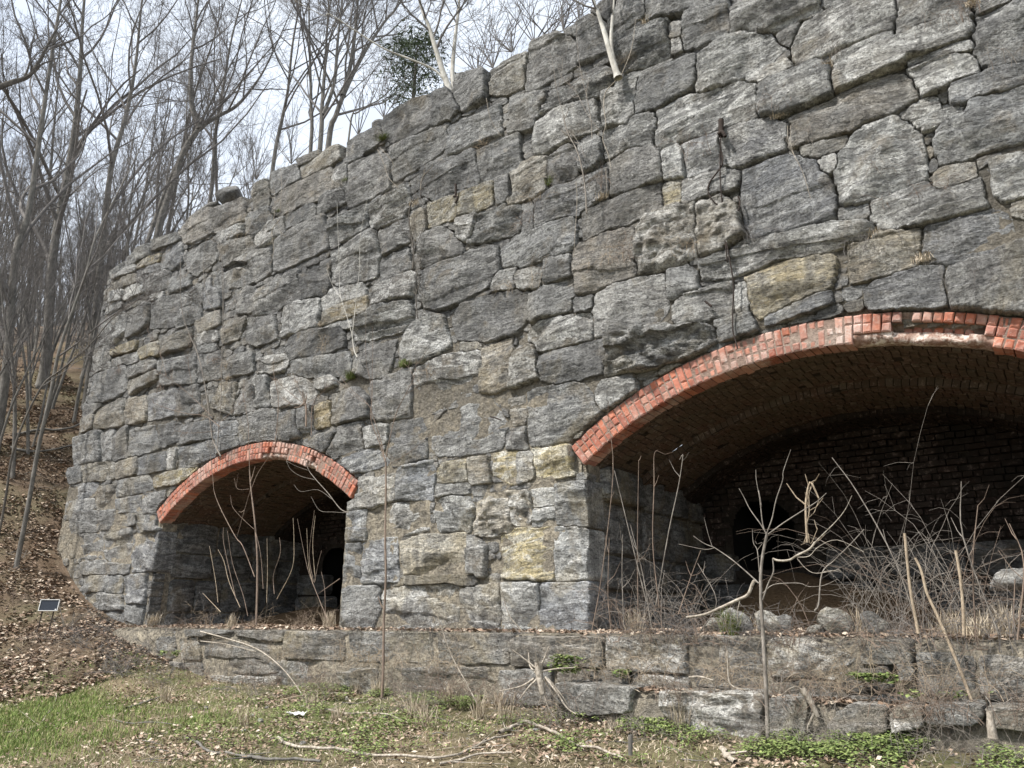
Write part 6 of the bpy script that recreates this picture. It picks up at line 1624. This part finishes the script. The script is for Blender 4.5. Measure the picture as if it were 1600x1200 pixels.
# ------------------------------------------------------------------ loose stones
def rock(p, s, label, col, seed, name='loose_stone', group=None, cat='stone'):
    q_ = np.random.default_rng(seed); n, m = 14, 9
    th = np.linspace(0, 2 * math.pi, n, endpoint=False); ph = np.linspace(.0, math.pi, m)
    D = np.array([[math.sin(b) * math.cos(a), math.sin(b) * math.sin(a), math.cos(b)] for b in ph for a in th])
    R = np.full(len(D), 9.0)
    for _ in range(13):
        v = q_.normal(size=3); v /= np.linalg.norm(v); c = D @ v; R = np.minimum(R, np.where(c > .15, q_.uniform(.5, .95) / np.maximum(c, .15), 9))
    R = np.minimum(R, 1.05)
    V = D * R[:, None] * np.asarray(s); i = np.arange(m - 1)[:, None] * n; j = np.arange(n)[None]; j2 = (j + 1) % n
    F = np.stack([i + j, i + n + j, i + n + j2, i + j2], -1).reshape(-1, 4)
    me = new_mesh(name, V, F); me.materials.append(M['stone']); o = bpy.data.objects.new(name, me); COL.objects.link(o); o.location = p; o.color = col
    return tag(o, label, cat, group)
gy = (.36, .35, .32, .6)
for q, (px, py, sx, sz, lb) in enumerate([(1118, 978, .17, .11, 'flat pale stone by the jamb in the large arch'), (1152, 972, .16, .13, 'buff rounded stone beside the grass tuft'), (1198, 975, .14, .12, 'pale rounded stone just left of the forked sapling foot'), (1225, 976, .1, .09, 'grey rounded stone just right of the forked sapling'),
                                          (1306, 972, .15, .13, 'large grey egg-shaped stone in the large arch mouth'), (1360, 975, .1, .1, 'tan rounded stone right of the egg-shaped one'), (1380, 978, .07, .06, 'small tan stone, rightmost of the row'), (925, 998, .1, .05, 'small yellowish stone by the foot of the pier'), (1275, 985, .12, .05, 'flat white stone in the arch mouth'), (1575, 905, .2, .12, 'brown stone on the heap at the right edge')]):
    rock(at_y(px, py, -.1 if q < 9 and q != 7 else .5) if q != 7 else at_y(px, py, -.3), (sx, sx * .7, sz), lb, gy if q % 2 else (.42, .38, .28, .5), 700 + q)
rock(at_y(1123, 1000, -.45), (.17, .12, .07), 'grey angular slab lying on the ledge edge', (.36, .37, .38, .7), 720)
rock(at_y(1360, 1005, -.45), (.1, .08, .04), 'flat white stone on the ledge edge at right', (.6, .6, .56, 1), 721)
rock(at_y(362, 309, .25), (.46, .3, .24), 'dark angular boulder perched on the wall top', (.17, .18, .19, .1), 722, 'boulder', cat='boulder')
rock(at_y(328, 330, .3), (.5, .3, .15), 'flat dark rock below the perched boulder', (.2, .2, .19, .1), 723, 'boulder', cat='boulder')
rock(at_y(592, 202, .2), (.17, .14, .16), 'dark stump-like rock on the wall top by the roots', (.12, .11, .1, .1), 724, 'boulder', cat='boulder')
G5 = 'small stones in the litter'
for q in range(60):
    p = ground_hit(rs.uniform(300, 1600), rs.uniform(1090, 1200)); s_ = rs.uniform(.015, .045); p[2] += s_ * .3
    rock(p, (s_, s_ * .8, s_ * .6), 'one of the small grey stones scattered in the foreground litter', (.42, .4, .36, .5), 800 + q, 'pebble', G5, 'stone')
p = ground_hit(333, 1157 - 50); 
for q in range(40):
    rock((rs.uniform(-.8, 1.4), rs.uniform(.1, 1.0), 0), (.06, .05, .04), 'one of the brown rubble pieces on the heap at right', (.25, .2, .16, .2), 900 + q, 'rubble', 'rubble pieces on the heap', 'rubble')
    o = COL.objects[-1]; o.location.z = float(floor_f(o.location.x, o.location.y)) + .02

# ------------------------------------------------------------------ small made things
def box_part(name, mat, T, c, s, rot=(0, 0, 0)):
    V = np.array([[x, y, z] for z in (-1, 1) for (x, y) in ((-1, -1), (1, -1), (1, 1), (-1, 1))]) * np.asarray(s) / 2
    mb = MB(); mb.add(*box8(V)); o = mb.build(name, mat, T, False); o.location = c; o.rotation_euler = rot; return o
p = at_d(77, 946, 14.2); gz_ = float(H(p[0], p[1]))
T = thing('panel_sign', 'small dark rectangular panel with pale rim low on the leafy slope', 'sign', p); T.rotation_euler = (R_(-14), 0, R_(50))
w_, h_ = .255, .17
box_part('panel', M['black'], T, (0, 0, 0), (w_, .02, h_)); t_ = .008
for c_, s_ in (((0, -.004, h_ / 2), (w_ + 2 * t_, .034, t_)), ((0, -.004, -h_ / 2), (w_ + 2 * t_, .034, t_)), ((-w_ / 2 - t_ / 2, -.004, 0), (t_, .03, h_ - t_)), ((w_ / 2 + t_ / 2, -.004, 0), (t_, .03, h_ - t_))):
    box_part('frame_strip', M['white'], T, c_, s_)
for x_ in (-.08, .08): box_part('stake', M['rust'], T, (x_, .02, -h_ / 2 - .14), (.014, .014, .4))
box_part('latch', M['white'], T, (w_ / 2 - .02, -.014, -h_ / 2 + .02), (.02, .008, .016))
# crumpled white litter
p = ground_hit(463, 1122); q_ = np.random.default_rng(5); g = np.stack(np.meshgrid(np.linspace(-.09, .09, 9), np.linspace(-.05, .05, 6)), -1).reshape(-1, 2)
V = np.concatenate([g, (.03 + .035 * q_.random((54, 1)))], 1); V[:, :2] += q_.normal(size=(54, 2)) * .008; i = (np.arange(5)[:, None] * 9 + np.arange(8)).ravel()
mb = MB(); mb.add(V, np.stack([i, i + 1, i + 10, i + 9], 1)); o = mb.build('litter_bag', M['white'], None, False); o.location = p; o.rotation_euler = (0, 0, R_(36)); tag(o, 'crumpled white plastic scrap lying on the grass', 'litter')
p = ground_hit(650, 1155); mb = MB(); V2 = V * [.6, .8, .5]; mb.add(V2, np.stack([i, i + 1, i + 10, i + 9], 1)); o = mb.build('paper_scrap', M['straw'], None, False); o.location = p; tag(o, 'small pale scrap on the ground right of the white one', 'litter')
# iron rods and cable in the wall
iron = lambda label, pts, r, y=-.12, name='iron_rod', r1=None, dy=0: stems(name, label, 'iron rod' if name == 'iron_rod' else 'cable', [(pts, r, r1 or r, dy)], y, M['rust'], 6, seed=3)
cb = thing('hanging_cable', 'rusty bracket with thin cable hanging down to the large arch', 'cable', at_y(1126, 210, -.1))
def cpart(nm, pts, r, y, k=6, r1=None):
    P = smooth_path(np.array([at_y(a, b, y) for a, b in pts]), 5); mb = MB(); mb.add(*tube(P, np.linspace(r, r1 or r, len(P)), k)); o = mb.build(nm, M['rust'], cb, loc=np.array(cb.location)); o.location = (0, 0, 0)
cpart('cable', a3(800, 0, (978, 640), (975, 800), (985, 950), (1000, 1130), (1010, 1230)) + C(900, 280, 4, (930, 350), (960, 500), (985, 660), (980, 800), (980, 940), (995, 1000), (1010, 1060)), .007, -.12)
cpart('bracket', a3(800, 0, (980, 560), (980, 600), (982, 640)), .03, -.1)
cpart('bracket', a3(800, 0, (965, 630), (985, 618), (1000, 640)), .02, -.13)
cpart('loop', a3(800, 0, (978, 690), (985, 770), (930, 850), (920, 900), (950, 950), (1000, 975), (1055, 990), (1068, 950), (1060, 920)), .009, -.11)
iron('rusty iron bar stub poking from the wall above the large arch', a3(800, 400, (905, 212), (935, 236)), .017)
iron('rusty bolt poking from the big rough block left of the large arch', C(700, 580, 5, (330, 355), (370, 365), (415, 382)), .012)
iron('rusty iron hook hanging over the long tan block', C(660, 280, 4, (208, 30), (208, 100), (200, 110)), .022)
iron('rusty dark spike below the iron hook', C(660, 280, 4, (195, 108), (220, 110), (207, 150)), .018)
